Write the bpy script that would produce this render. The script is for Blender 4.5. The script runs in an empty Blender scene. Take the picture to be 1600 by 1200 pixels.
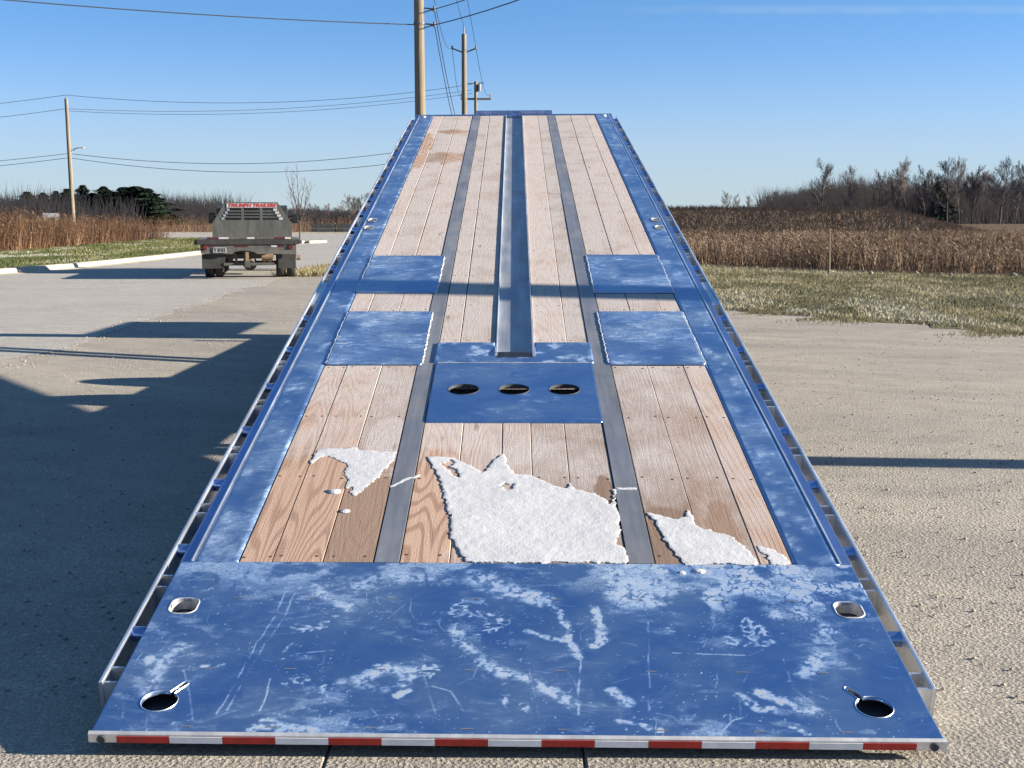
import bpy, math, random
import numpy as np
from mathutils import Vector, Matrix

random.seed(7)
RNG = np.random.default_rng(11)
SC = bpy.context.scene
COL = SC.collection
R = math.radians

# ------------------------------------------------------------------ camera, sky, sun, exposure
cam_d = bpy.data.cameras.new('camera')
cam_d.sensor_width = 36.0
cam_d.lens = 45.0
cam_d.clip_start = 0.05
cam_d.clip_end = 6000
cam = bpy.data.objects.new('camera', cam_d)
COL.objects.link(cam)
cam.location = (0, 0, 1.543)
cam.rotation_euler = (R(90 - 7.435), 0, 0)
SC.camera = cam

HAZE = (1.74, 1.98, 2.22, 1)
SUN_EL, SUN_AZ = 15.5, 95.0            # azimuth clockwise from +Y: from the right, slightly behind the camera
world = bpy.data.worlds.new('World')
SC.world = world
world.use_nodes = True
wt = world.node_tree
for n in list(wt.nodes):
    wt.nodes.remove(n)
w_out = wt.nodes.new('ShaderNodeOutputWorld')
w_bg = wt.nodes.new('ShaderNodeBackground')
w_sky = wt.nodes.new('ShaderNodeTexSky')
w_sky.sky_type = 'NISHITA'
w_sky.sun_disc = False
w_sky.sun_elevation = R(SUN_EL)
w_sky.sun_rotation = R(SUN_AZ)
w_sky.altitude = 200
w_sky.air_density = 1.0
w_sky.dust_density = 0.3
w_sky.ozone_density = 5.0
w_tc = wt.nodes.new('ShaderNodeTexCoord')
w_map = wt.nodes.new('ShaderNodeMapping')
w_map.inputs['Scale'].default_value = (1, 1, 2.2)
w_map.inputs['Location'].default_value = (0, 0, 0.15)
wt.links.new(w_tc.outputs['Generated'], w_map.inputs['Vector'])
w_nrm = wt.nodes.new('ShaderNodeVectorMath')
w_nrm.operation = 'NORMALIZE'
wt.links.new(w_map.outputs[0], w_nrm.inputs[0])
wt.links.new(w_nrm.outputs[0], w_sky.inputs['Vector'])
# pale haze band low over the horizon, all the way round
w_sep = wt.nodes.new('ShaderNodeSeparateXYZ')
wt.links.new(w_tc.outputs['Generated'], w_sep.inputs[0])
w_mr = wt.nodes.new('ShaderNodeMapRange')
w_mr.interpolation_type = 'SMOOTHERSTEP'
wt.links.new(w_sep.outputs['Z'], w_mr.inputs['Value'])
w_mr.inputs['From Min'].default_value = -0.03
w_mr.inputs['From Max'].default_value = 0.17
w_mr.inputs['To Min'].default_value = 1.0
w_mr.inputs['To Max'].default_value = 0.0
w_mix = wt.nodes.new('ShaderNodeMix')
w_mix.data_type = 'RGBA'
wt.links.new(w_mr.outputs[0], w_mix.inputs[0])
wt.links.new(w_sky.outputs[0], w_mix.inputs[6])
w_mix.inputs[7].default_value = HAZE
# a faint contrail high in the sky ahead
w_dx = wt.nodes.new('ShaderNodeMath'); w_dx.operation = 'DIVIDE'
w_dz = wt.nodes.new('ShaderNodeMath'); w_dz.operation = 'DIVIDE'
for nd_, ax in ((w_dx, 'X'), (w_dz, 'Z')):
    wt.links.new(w_sep.outputs[ax], nd_.inputs[0])
    wt.links.new(w_sep.outputs['Y'], nd_.inputs[1])
w_nz = wt.nodes.new('ShaderNodeTexNoise')
w_nz.inputs['Scale'].default_value = 16.0
w_nz.inputs['Detail'].default_value = 5.0
wt.links.new(w_tc.outputs['Generated'], w_nz.inputs['Vector'])
def wmath(op, a, b):
    nd_ = wt.nodes.new('ShaderNodeMath')
    nd_.operation = op
    for i_, v_ in enumerate((a, b)):
        if hasattr(v_, 'is_output'):
            wt.links.new(v_, nd_.inputs[i_])
        else:
            nd_.inputs[i_].default_value = v_
    return nd_.outputs[0]
def wrange(v, lo, hi, a, b):
    nd_ = wt.nodes.new('ShaderNodeMapRange')
    nd_.interpolation_type = 'SMOOTHSTEP'
    wt.links.new(v, nd_.inputs['Value'])
    for k_, q_ in (('From Min', lo), ('From Max', hi), ('To Min', a), ('To Max', b)):
        nd_.inputs[k_].default_value = q_
    return nd_.outputs[0]
dist_ = wmath('ABSOLUTE', wmath('ADD', wmath('SUBTRACT', w_dz.outputs[0], 0.1565), wmath('MULTIPLY', wmath('SUBTRACT', w_nz.outputs[0], 0.5), 0.006)), 0.0)
streak_ = wmath('MULTIPLY', wrange(dist_, 0.0008, 0.0045, 1.0, 0.0), wmath('MULTIPLY', wrange(w_dx.outputs[0], 0.03, 0.22, 0.0, 1.0), wrange(w_dx.outputs[0], 0.34, 0.55, 1.0, 0.0)))
streak_ = wmath('MULTIPLY', wmath('MULTIPLY', streak_, wrange(w_nz.outputs[0], 0.35, 0.65, 0.35, 1.0)), wrange(w_sep.outputs['Y'], 0.0, 0.1, 0.0, 0.15))
w_mix2 = wt.nodes.new('ShaderNodeMix')
w_mix2.data_type = 'RGBA'
wt.links.new(streak_, w_mix2.inputs[0])
wt.links.new(w_mix.outputs[2], w_mix2.inputs[6])
w_mix2.inputs[7].default_value = (2.1, 2.3, 2.45, 1)
w_tint = wt.nodes.new('ShaderNodeMix')
w_tint.data_type = 'RGBA'
w_tint.blend_type = 'MULTIPLY'
w_tint.inputs[0].default_value = 1.0
wt.links.new(w_mix2.outputs[2], w_tint.inputs[6])
w_tint.inputs[7].default_value = (1.02, 1.07, 1.0, 1)
wt.links.new(w_tint.outputs[2], w_bg.inputs['Color'])
w_bg.inputs['Strength'].default_value = 0.076
wt.links.new(w_bg.outputs[0], w_out.inputs['Surface'])

sun_d = bpy.data.lights.new('sun', 'SUN')
sun_d.energy = 4.4
sun_d.angle = R(0.5)
sun_d.color = (1.0, 0.905, 0.765)
sun = bpy.data.objects.new('sun', sun_d)
COL.objects.link(sun)
S_DIR = Vector((math.sin(R(SUN_AZ)) * math.cos(R(SUN_EL)), math.cos(R(SUN_AZ)) * math.cos(R(SUN_EL)), math.sin(R(SUN_EL))))
sun.rotation_euler = S_DIR.to_track_quat('Z', 'Y').to_euler()
sun.location = S_DIR * 60

SC.view_settings.view_transform = 'Standard'
SC.view_settings.look = 'None'
SC.view_settings.gamma = 1.0
SC.view_settings.exposure = 2.05

# ------------------------------------------------------------------ node helpers
class NT:
    def __init__(s, name):
        s.m = bpy.data.materials.new(name)
        s.m.use_nodes = True
        s.t = s.m.node_tree
        s.b = s.t.nodes['Principled BSDF']
        s.tc = None
    def n(s, typ, **kw):
        nd = s.t.nodes.new('ShaderNode' + typ)
        for k, v in kw.items():
            if k.startswith('i_'):
                key = k[2:].replace('_', ' ')
                s.set(nd, key, v)
            else:
                setattr(nd, k, v)
        return nd
    def set(s, nd, key, v):
        inp = nd.inputs[key] if not key.isdigit() else nd.inputs[int(key)]
        if hasattr(v, 'is_output'):
            s.t.links.new(v, inp)
        else:
            inp.default_value = v
    def obj(s):
        if s.tc is None:
            s.tc = s.n('TexCoord')
        return s.tc.outputs['Object']
    def map(s, vec, scale=(1, 1, 1), rot=(0, 0, 0), loc=(0, 0, 0)):
        nd = s.n('Mapping')
        s.set(nd, 'Vector', vec)
        nd.inputs['Scale'].default_value = scale
        nd.inputs['Rotation'].default_value = rot
        nd.inputs['Location'].default_value = loc
        return nd.outputs[0]
    def noise(s, vec, scale, detail=4, rough=0.55, dist=0.0):
        nd = s.n('TexNoise')
        s.set(nd, 'Vector', vec)
        nd.inputs['Scale'].default_value = scale
        nd.inputs['Detail'].default_value = detail
        nd.inputs['Roughness'].default_value = rough
        nd.inputs['Distortion'].default_value = dist
        return nd.outputs['Fac']
    def vor(s, vec, scale, feature='F1', out='Distance'):
        nd = s.n('TexVoronoi', feature=feature)
        s.set(nd, 'Vector', vec)
        nd.inputs['Scale'].default_value = scale
        return nd.outputs[out]
    def ramp(s, fac, lo, hi, a=0.0, b=1.0):
        nd = s.n('MapRange', interpolation_type='SMOOTHSTEP')
        s.set(nd, 'Value', fac)
        nd.inputs['From Min'].default_value = lo
        nd.inputs['From Max'].default_value = hi
        nd.inputs['To Min'].default_value = a
        nd.inputs['To Max'].default_value = b
        return nd.outputs[0]
    def math(s, op, a, b=0.0, clamp=False):
        nd = s.n('Math', operation=op, use_clamp=clamp)
        s.set(nd, '0', a)
        s.set(nd, '1', b)
        return nd.outputs[0]
    def mix(s, fac, a, b):
        nd = s.n('Mix', data_type='RGBA')
        for i, v in ((0, fac), (6, a), (7, b)):
            if hasattr(v, 'is_output'):
                s.t.links.new(v, nd.inputs[i])
            else:
                nd.inputs[i].default_value = v if i == 0 else (v[0], v[1], v[2], 1)
        return nd.outputs[2]
    def sep(s, vec):
        nd = s.n('SeparateXYZ')
        s.set(nd, '0', vec)
        return nd.outputs
    def attr(s, name):
        return s.n('Attribute', attribute_name=name).outputs['Fac']
    def rnd(s):
        return s.n('ObjectInfo').outputs['Random']
    def bump(s, h, strength=0.3, dist=0.01):
        nd = s.n('Bump')
        nd.inputs['Strength'].default_value = strength
        nd.inputs['Distance'].default_value = dist
        s.set(nd, 'Height', h)
        s.t.links.new(nd.outputs[0], s.b.inputs['Normal'])
    def out(s, color=None, rough=None, metal=None, spec=None):
        for k, v in (('Base Color', color), ('Roughness', rough), ('Metallic', metal), ('Specular IOR Level', spec)):
            if v is None:
                continue
            if isinstance(v, tuple) and len(v) == 3:
                v = (*v, 1)
            s.set(s.b, k, v)
        return s.m

def plain(name, col, rough=0.6, metal=0.0, var=0.25, scale=6.0, bump=0.0):
    m = NT(name)
    f = m.noise(m.obj(), scale, 5)
    c = m.mix(m.ramp(f, 0.3, 0.7), tuple(x * (1 - var) for x in col), tuple(min(1, x * (1 + var)) for x in col))
    if bump:
        m.bump(m.noise(m.obj(), scale * 6, 4), bump, 0.01)
    return m.out(c, rough, metal)

M = {}
# aluminium sheet, sky reflection tinted into its base colour, with pale dust and scuffs
def deck_material(name, dust):
    m = NT(name)
    p = m.obj()
    warp = m.n('TexNoise', noise_dimensions='3D')
    m.set(warp, 'Vector', p)
    warp.inputs['Scale'].default_value = 3.0
    wv = m.n('VectorMath', operation='MULTIPLY_ADD')
    m.set(wv, '0', warp.outputs['Color'])
    wv.inputs[1].default_value = (0.25, 0.25, 0.25)
    m.set(wv, '2', p)
    p2 = wv.outputs[0]
    big = m.noise(m.map(p2, (1.6, 2.2, 1)), 1.3, 4, 0.6)
    streak = m.noise(m.map(p2, (9.0, 26.0, 1)), 1.0, 9, 0.78, 0.4)
    fine = m.noise(m.map(p, (60, 60, 60)), 1.0, 3, 0.7)
    speck = m.ramp(m.vor(p, 45.0), 0.10, 0.04)
    gate = m.ramp(m.noise(p, 4.0, 3), 0.5, 0.62)
    speck = m.math('MULTIPLY', speck, m.math('MULTIPLY', gate, 0.3))
    a = m.ramp(streak, 0.47, 0.78, 0.0, 1.0)
    a = m.math('MULTIPLY', a, m.ramp(big, 0.40, 0.62, 0.15, 1.0))
    a = m.math('MULTIPLY', a, dust)
    haze = m.math('MULTIPLY', m.ramp(big, 0.35, 0.75), 0.22 * dust + 0.02)
    lines = m.ramp(m.noise(m.map(p2, (90, 2.0, 1), (0, 0, 0.35)), 1.0, 2, 0.5), 0.70, 0.78)
    lines = m.math('MULTIPLY', lines, m.math('MULTIPLY', gate, 0.22))
    sc = m.math('MULTIPLY', m.attr('scuff'), m.ramp(fine, 0.25, 0.6, 0.75, 1.05))
    brk = m.ramp(m.noise(m.map(p, (95, 120, 60)), 1.0, 5, 0.85), 0.34, 0.62, 0.35, 1.15)
    sc = m.math('MULTIPLY', sc, brk)
    a = m.math('MULTIPLY', a, brk)
    tot = m.math('ADD', m.math('ADD', a, haze), m.math('ADD', speck, m.math('ADD', sc, lines)), True)
    base = m.mix(m.ramp(m.noise(p2, 3.0, 6, 0.65), 0.36, 0.68), SKY_TINT_A, SKY_TINT_B)
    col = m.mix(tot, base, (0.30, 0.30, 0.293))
    m.bump(m.math('ADD', m.math('MULTIPLY', tot, 0.5), m.math('MULTIPLY', m.noise(p, 2.0, 2), 1.0)), 0.10, 0.012)
    return m.out(col, m.ramp(tot, 0.0, 0.8, 0.30, 0.70), m.ramp(tot, 0.0, 0.42, 0.92, 0.0))
SKY_TINT_A = (0.145, 0.28, 0.525)
SKY_TINT_B = (0.275, 0.40, 0.57)
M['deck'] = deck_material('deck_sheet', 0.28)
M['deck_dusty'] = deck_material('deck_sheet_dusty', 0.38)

def steel(name, col, rough=0.4, metal=0.85):
    m = NT(name)
    p = m.obj()
    f = m.noise(m.map(p, (14, 1.2, 6)), 1.0, 6, 0.65)
    g = m.noise(p, 3.0, 4)
    c = m.mix(m.ramp(f, 0.3, 0.75), tuple(x * 0.78 for x in col), tuple(min(1, x * 1.2) for x in col))
    c = m.mix(m.ramp(g, 0.55, 0.75, 0, 0.4), c, (col[0] * 0.75, col[1] * 0.65, col[2] * 0.6))
    sp = m.ramp(m.vor(p, 28.0), 0.07, 0.03, 0.0, 0.45)
    c = m.mix(sp, c, (0.6, 0.62, 0.64))
    m.bump(f, 0.08, 0.004)
    return m.out(c, m.ramp(g, 0.3, 0.7, rough - 0.08, rough + 0.12), metal)
M['strip'] = steel('strip_steel', (0.25, 0.25, 0.262), 0.48, 0.6)
M['channel'] = steel('channel_steel', (0.33, 0.35, 0.38), 0.45, 0.7)
M['galv'] = steel('galvanised_rail', (0.66, 0.68, 0.71), 0.36, 0.85)
M['alu'] = steel('bare_aluminium', (0.62, 0.60, 0.57), 0.45, 0.6)
M['edge'] = steel('rail_sky_tint', (0.22, 0.33, 0.58), 0.28, 0.92)  # blue of the mirrored sky tinted into the edge metal
M['frame'] = plain('frame_dark', (0.05, 0.055, 0.065), 0.55, 0.3)
M['hole'] = plain('hole_wall', (0.16, 0.16, 0.16), 0.6, 0.4)
M['roller'] = steel('roller_dark', (0.10, 0.10, 0.11), 0.3, 0.8)
M['rubber'] = plain('tyre_rubber', (0.022, 0.021, 0.02), 0.85, 0, 0.3, 9, 0.2)
M['rim'] = plain('rim_steel', (0.35, 0.35, 0.35), 0.5, 0.6)
M['screw'] = plain('screw_rust', (0.07, 0.045, 0.03), 0.7, 0.4)
M['red_tape'] = plain('red_reflector', (0.36, 0.016, 0.012), 0.35, 0, 0.15, 20)
M['white_tape'] = plain('white_reflector', (0.66, 0.66, 0.68), 0.35, 0, 0.08, 20)

def wood():
    m = NT('deck_plank')
    p = m.obj()
    r = m.rnd()
    off = m.n('CombineXYZ')
    m.set(off, '0', m.math('MULTIPLY', r, 13.7))
    m.set(off, '1', m.math('MULTIPLY', r, 31.1))
    m.set(off, '2', m.math('MULTIPLY', r, 7.0))
    va = m.n('VectorMath', operation='ADD')
    m.set(va, '0', p)
    m.set(va, '1', off.outputs[0])
    q = va.outputs[0]
    knot = m.noise(m.map(q, (3.6, 0.42, 1)), 1.0, 2, 0.45)
    ringv = m.math('ADD', m.math('MULTIPLY', knot, 26.0), m.math('MULTIPLY', m.sep(q)[0], 9.0))
    ring = m.math('SINE', m.math('MULTIPLY', ringv, 6.2832))
    ring = m.ramp(ring, -0.2, 1.0)
    fib = m.noise(m.map(q, (170, 3.5, 20)), 1.0, 4, 0.7)
    tone = m.ramp(r, 0, 1, 0.62, 1.3)
    bare = m.mix(m.math('MULTIPLY', ring, m.ramp(r, 0.3, 0.95, 0.15, 0.8)), (0.335, 0.226, 0.163), (0.19, 0.108, 0.074))
    bare = m.mix(m.ramp(fib, 0.35, 0.75, 0, 0.45), bare, (0.21, 0.145, 0.11))
    stain = m.ramp(m.noise(m.map(q, (3, 1.1, 1)), 1.6, 5, 0.65), 0.55, 0.78, 0, 0.55)
    bare = m.mix(stain, bare, (0.21, 0.165, 0.125))
    mul = m.n('Mix', data_type='RGBA', blend_type='MULTIPLY')
    mul.inputs[0].default_value = 1.0
    m.t.links.new(bare, mul.inputs[6])
    cc = m.n('CombineColor')
    for k in range(3):
        m.set(cc, str(k), tone)
    m.t.links.new(cc.outputs[0], mul.inputs[7])
    bare = mul.outputs[2]
    # rime of frost: even along the upper deck, patchy below, thawed spots
    x, y, _ = m.sep(p)[:3]
    fr = m.ramp(y, 1.0, 4.4, 0.36, 1.02)
    blot = m.noise(m.map(p, (2.2, 1.3, 1)), 1.7, 5, 0.65)
    fr = m.math('ADD', fr, m.ramp(blot, 0.3, 0.7, -0.38, 0.30))
    # frost front next to the old snow, and thawed spots with their own outlines
    def spot(cx, cy, rx, ry, amt):
        mp = m.n('VectorMath', operation='SUBTRACT')
        m.set(mp, '0', p)
        mp.inputs[1].default_value = (cx, cy, 0)
        dv = m.n('VectorMath', operation='DIVIDE')
        m.set(dv, '0', mp.outputs[0])
        dv.inputs[1].default_value = (rx, ry, 1)
        ln = m.n('VectorMath', operation='LENGTH')
        m.set(ln, '0', dv.outputs[0])
        d = m.math('ADD', ln.outputs['Value'], m.ramp(blot, 0.2, 0.8, -0.35, 0.35))
        return m.ramp(d, 0.75, 1.05, amt, 0.0)
    for c in ((-0.97, 10.3, 0.09, 1.35, -0.85), (-0.70, 9.95, 0.26, 0.45, -0.75), (-0.70, 11.75, 0.20, 0.18, -0.8),
              (-0.75, 1.35, 0.40, 0.75, -0.7), (-0.36, 1.3, 0.13, 0.8, -0.9), (0.37, 1.62, 0.05, 0.25, -0.9), (0.80, 1.35, 0.06, 0.25, -0.6),
              (0.57, 1.2, 0.12, 0.3, -0.9), (-0.58, 2.25, 0.10, 0.3, 0.6), (-0.2, 2.2, 0.4, 0.3, 0.35), (0.2, 1.95, 0.25, 0.3, 0.3), (0.60, 1.9, 0.12, 0.35, 0.35)):
        fr = m.math('ADD', fr, spot(*c))
    grit = m.noise(m.map(p, (130, 60, 60)), 1.0, 4, 0.75)
    fr = m.math('MULTIPLY', m.math('MINIMUM', m.math('MAXIMUM', fr, 0.03), 1.0), m.ramp(grit, 0.22, 0.62, 0.45, 1.0))
    dk = m.ramp(m.vor(m.map(q, (7, 1.7, 1)), 1.0), 0.12, 0.04, 0.0, 0.55)
    col = m.mix(m.math('MULTIPLY', fr, 0.86), bare, (0.445, 0.405, 0.38))
    col = m.mix(dk, col, (0.14, 0.09, 0.06))
    m.bump(m.math('ADD', m.math('MULTIPLY', ring, -0.15), m.math('ADD', m.math('MULTIPLY', grit, 0.9), fib)), 0.32, 0.004)
    return m.out(col, 0.85, 0.0, 0.15)
M['wood'] = wood()

def snow():
    m = NT('crusted_snow')
    p = m.obj()
    a = m.noise(p, 38.0, 5, 0.65)
    b = m.vor(p, 70.0)
    c = m.mix(m.ramp(m.noise(p, 5.0, 3), 0.3, 0.7), (0.43, 0.43, 0.432), (0.49, 0.485, 0.485))
    m.bump(m.math('ADD', m.noise(p, 110.0, 3, 0.6), m.math('MULTIPLY', a, 0.7)), 0.33, 0.004)
    m.b.inputs['Subsurface Weight'].default_value = 0.0
    return m.out(c, 0.75, 0, 0.2)
M['snow'] = snow()

def gravel(name, ca, cb, cc, streak=1.0):
    m = NT(name)
    p = m.obj()
    big = m.noise(m.map(p, (0.16, 0.5, 1), (0, 0, R(-14))), 1.0, 5, 0.6, 0.6)
    ds = m.n('VectorMath', operation='DISTANCE')              # sweeping tyre tracks round a turning point
    m.set(ds, '0', p)
    ds.inputs[1].default_value = (15.0, 34.0, 0.0)
    cz = m.n('CombineXYZ')
    m.set(cz, '0', m.math('MULTIPLY', ds.outputs['Value'], 1.5))
    m.set(cz, '1', m.math('MULTIPLY', m.sep(p)[0], 0.12))
    trk = m.noise(cz.outputs[0], 1.0, 6, 0.68, 0.9)
    mid = m.noise(p, 3.0, 5, 0.65)
    st = m.noise(p, 95.0, 3, 0.8)
    v = m.vor(p, 70.0)
    pit = m.ramp(m.noise(p, 28.0, 4, 0.8), 0.60, 0.72)
    c = m.mix(m.ramp(big, 0.36, 0.64), ca, cb)
    c = m.mix(m.math('MULTIPLY', m.ramp(trk, 0.44, 0.66), 0.5 * streak), c, cc)
    c = m.mix(m.ramp(mid, 0.42, 0.72, 0, 0.45), c, tuple(x * 0.66 for x in ca))
    patch = m.ramp(m.noise(m.map(p, (0.45, 0.9, 1), (0, 0, 0.5)), 1.0, 6, 0.7), 0.50, 0.68, 0, 0.55)
    c = m.mix(patch, c, (ca[0] * 0.62, ca[1] * 0.62, ca[2] * 0.68))
    sp = m.ramp(st, 0.30, 0.70)
    c = m.mix(m.math('MULTIPLY', m.math('SUBTRACT', 1.0, sp), 0.9), c, tuple(x * 0.34 for x in ca))
    c = m.mix(m.ramp(m.vor(p, 45.0, out='Distance'), 0.16, 0.05, 0, 0.5), c, tuple(min(1, x * 1.7) for x in cc))
    c = m.mix(m.math('MULTIPLY', pit, 0.3), c, tuple(x * 0.35 for x in ca))
    grit = m.ramp(m.noise(p, 42.0, 5, 0.85), 0.40, 0.60, 0.0, 1.0)
    c = m.mix(m.math('MULTIPLY', grit, 0.5), c, tuple(x * 0.42 for x in ca))
    chip = m.ramp(m.noise(m.map(p, (1, 1, 1), (0, 0, 0), (7, 3, 0)), 30.0, 5, 0.85), 0.56, 0.68, 0.0, 0.6)
    c = m.mix(chip, c, tuple(min(1, x * 1.25) for x in cc))
    h = m.math('ADD', m.math('MULTIPLY', st, 0.8), m.math('ADD', m.math('MULTIPLY', v, 0.7), m.math('MULTIPLY', m.noise(p, 28.0, 4, 0.7), 0.45)))
    m.bump(h, 0.5, 0.016)
    return m.out(c, 0.92, 0, 0.15)
M['gravel'] = gravel('gravel_lot', (0.39, 0.352, 0.30), (0.495, 0.445, 0.365), (0.64, 0.565, 0.45))
M['asphalt'] = gravel('worn_asphalt', (0.47, 0.44, 0.395), (0.53, 0.495, 0.44), (0.62, 0.575, 0.50), 0.8)
M['concrete'] = gravel('rough_concrete', (0.399, 0.357, 0.294), (0.441, 0.394, 0.326), (0.483, 0.430, 0.357), 0.3)
M['kerb'] = plain('kerb_concrete', (0.36, 0.315, 0.235), 0.85, 0, 0.12, 2.0, 0.2)
def soil(name, a, b):
    m = NT(name)
    p = m.obj()
    c = m.mix(m.ramp(m.noise(p, 0.35, 6, 0.65), 0.35, 0.65), a, b)
    c = m.mix(m.ramp(m.noise(p, 9.0, 4, 0.7), 0.4, 0.75, 0, 0.6), c, tuple(x * 0.4 for x in a))
    m.bump(m.noise(p, 7.0, 5, 0.7), 0.8, 0.08)
    return m.out(c, 0.95, 0, 0.1)
M['turf'] = soil('frosty_turf', (0.111, 0.104, 0.058), (0.195, 0.169, 0.098))
M['verge'] = soil('green_verge', (0.07, 0.08, 0.034), (0.105, 0.105, 0.048))
M['field'] = soil('dry_field', (0.085, 0.055, 0.035), (0.150, 0.104, 0.065))
def tinted(name, cols, rough=0.9):
    """colour from the per-blade 'tint' value; cols = [(pos, rgb), ...]"""
    m = NT(name)
    cr = m.n('ValToRGB')
    m.set(cr, '0', m.attr('tint'))
    el = cr.color_ramp.elements
    while len(el) < len(cols):
        el.new(0.5)
    for e, (pos, c) in zip(el, cols):
        e.position = pos
        e.color = (*c, 1)
    m.b.inputs['Specular IOR Level'].default_value = 0.1
    return m.out(cr.outputs[0], rough)
M['grass'] = tinted('grass_blades', [(0, (0.075, 0.074, 0.038)), (0.45, (0.195, 0.172, 0.092)), (0.75, (0.33, 0.275, 0.165)), (1, (0.36, 0.365, 0.315))])
M['green_grass'] = tinted('verge_blades', [(0, (0.052, 0.067, 0.023)), (0.6, (0.106, 0.113, 0.046)), (0.9, (0.184, 0.167, 0.086)), (1, (0.310, 0.333, 0.310))])
M['weeds'] = tinted('dry_weeds', [(0, (0.065, 0.042, 0.029)), (0.45, (0.165, 0.108, 0.070)), (0.8, (0.29, 0.205, 0.135)), (1, (0.52, 0.42, 0.30))])
M['left_weeds'] = tinted('reddish_weeds', [(0, (0.045, 0.024, 0.015)), (0.45, (0.105, 0.058, 0.035)), (0.8, (0.19, 0.118, 0.070)), (1, (0.34, 0.25, 0.16))])
M['bark'] = plain('bare_bark', (0.055, 0.047, 0.046), 0.95, 0, 0.3, 1.5)
M['twig'] = plain('bare_twigs', (0.088, 0.074, 0.070), 0.95, 0, 0.3, 0.5)
M['conifer'] = tinted('conifer_needles', [(0, (0.006, 0.012, 0.008)), (0.6, (0.016, 0.030, 0.018)), (1, (0.04, 0.060, 0.030))])
M['pole'] = None
def pole_wood():
    m = NT('pole_wood')
    p = m.obj()
    f = m.noise(m.map(p, (14, 14, 0.5)), 1.0, 5, 0.65)
    g = m.noise(m.map(p, (3, 3, 1.2)), 1.0, 4)
    c = m.mix(m.ramp(f, 0.3, 0.7), (0.125, 0.103, 0.074), (0.225, 0.19, 0.14))
    c = m.mix(m.ramp(g, 0.55, 0.75, 0, 0.6), c, (0.13, 0.10, 0.065))
    m.bump(f, 0.4, 0.02)
    return m.out(c, 0.9, 0, 0.15)
M['pole'] = pole_wood()
M['wire'] = plain('wire_black', (0.02, 0.022, 0.026), 0.7)
M['fitting'] = plain('line_fitting', (0.10, 0.10, 0.11), 0.6, 0.3)

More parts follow.
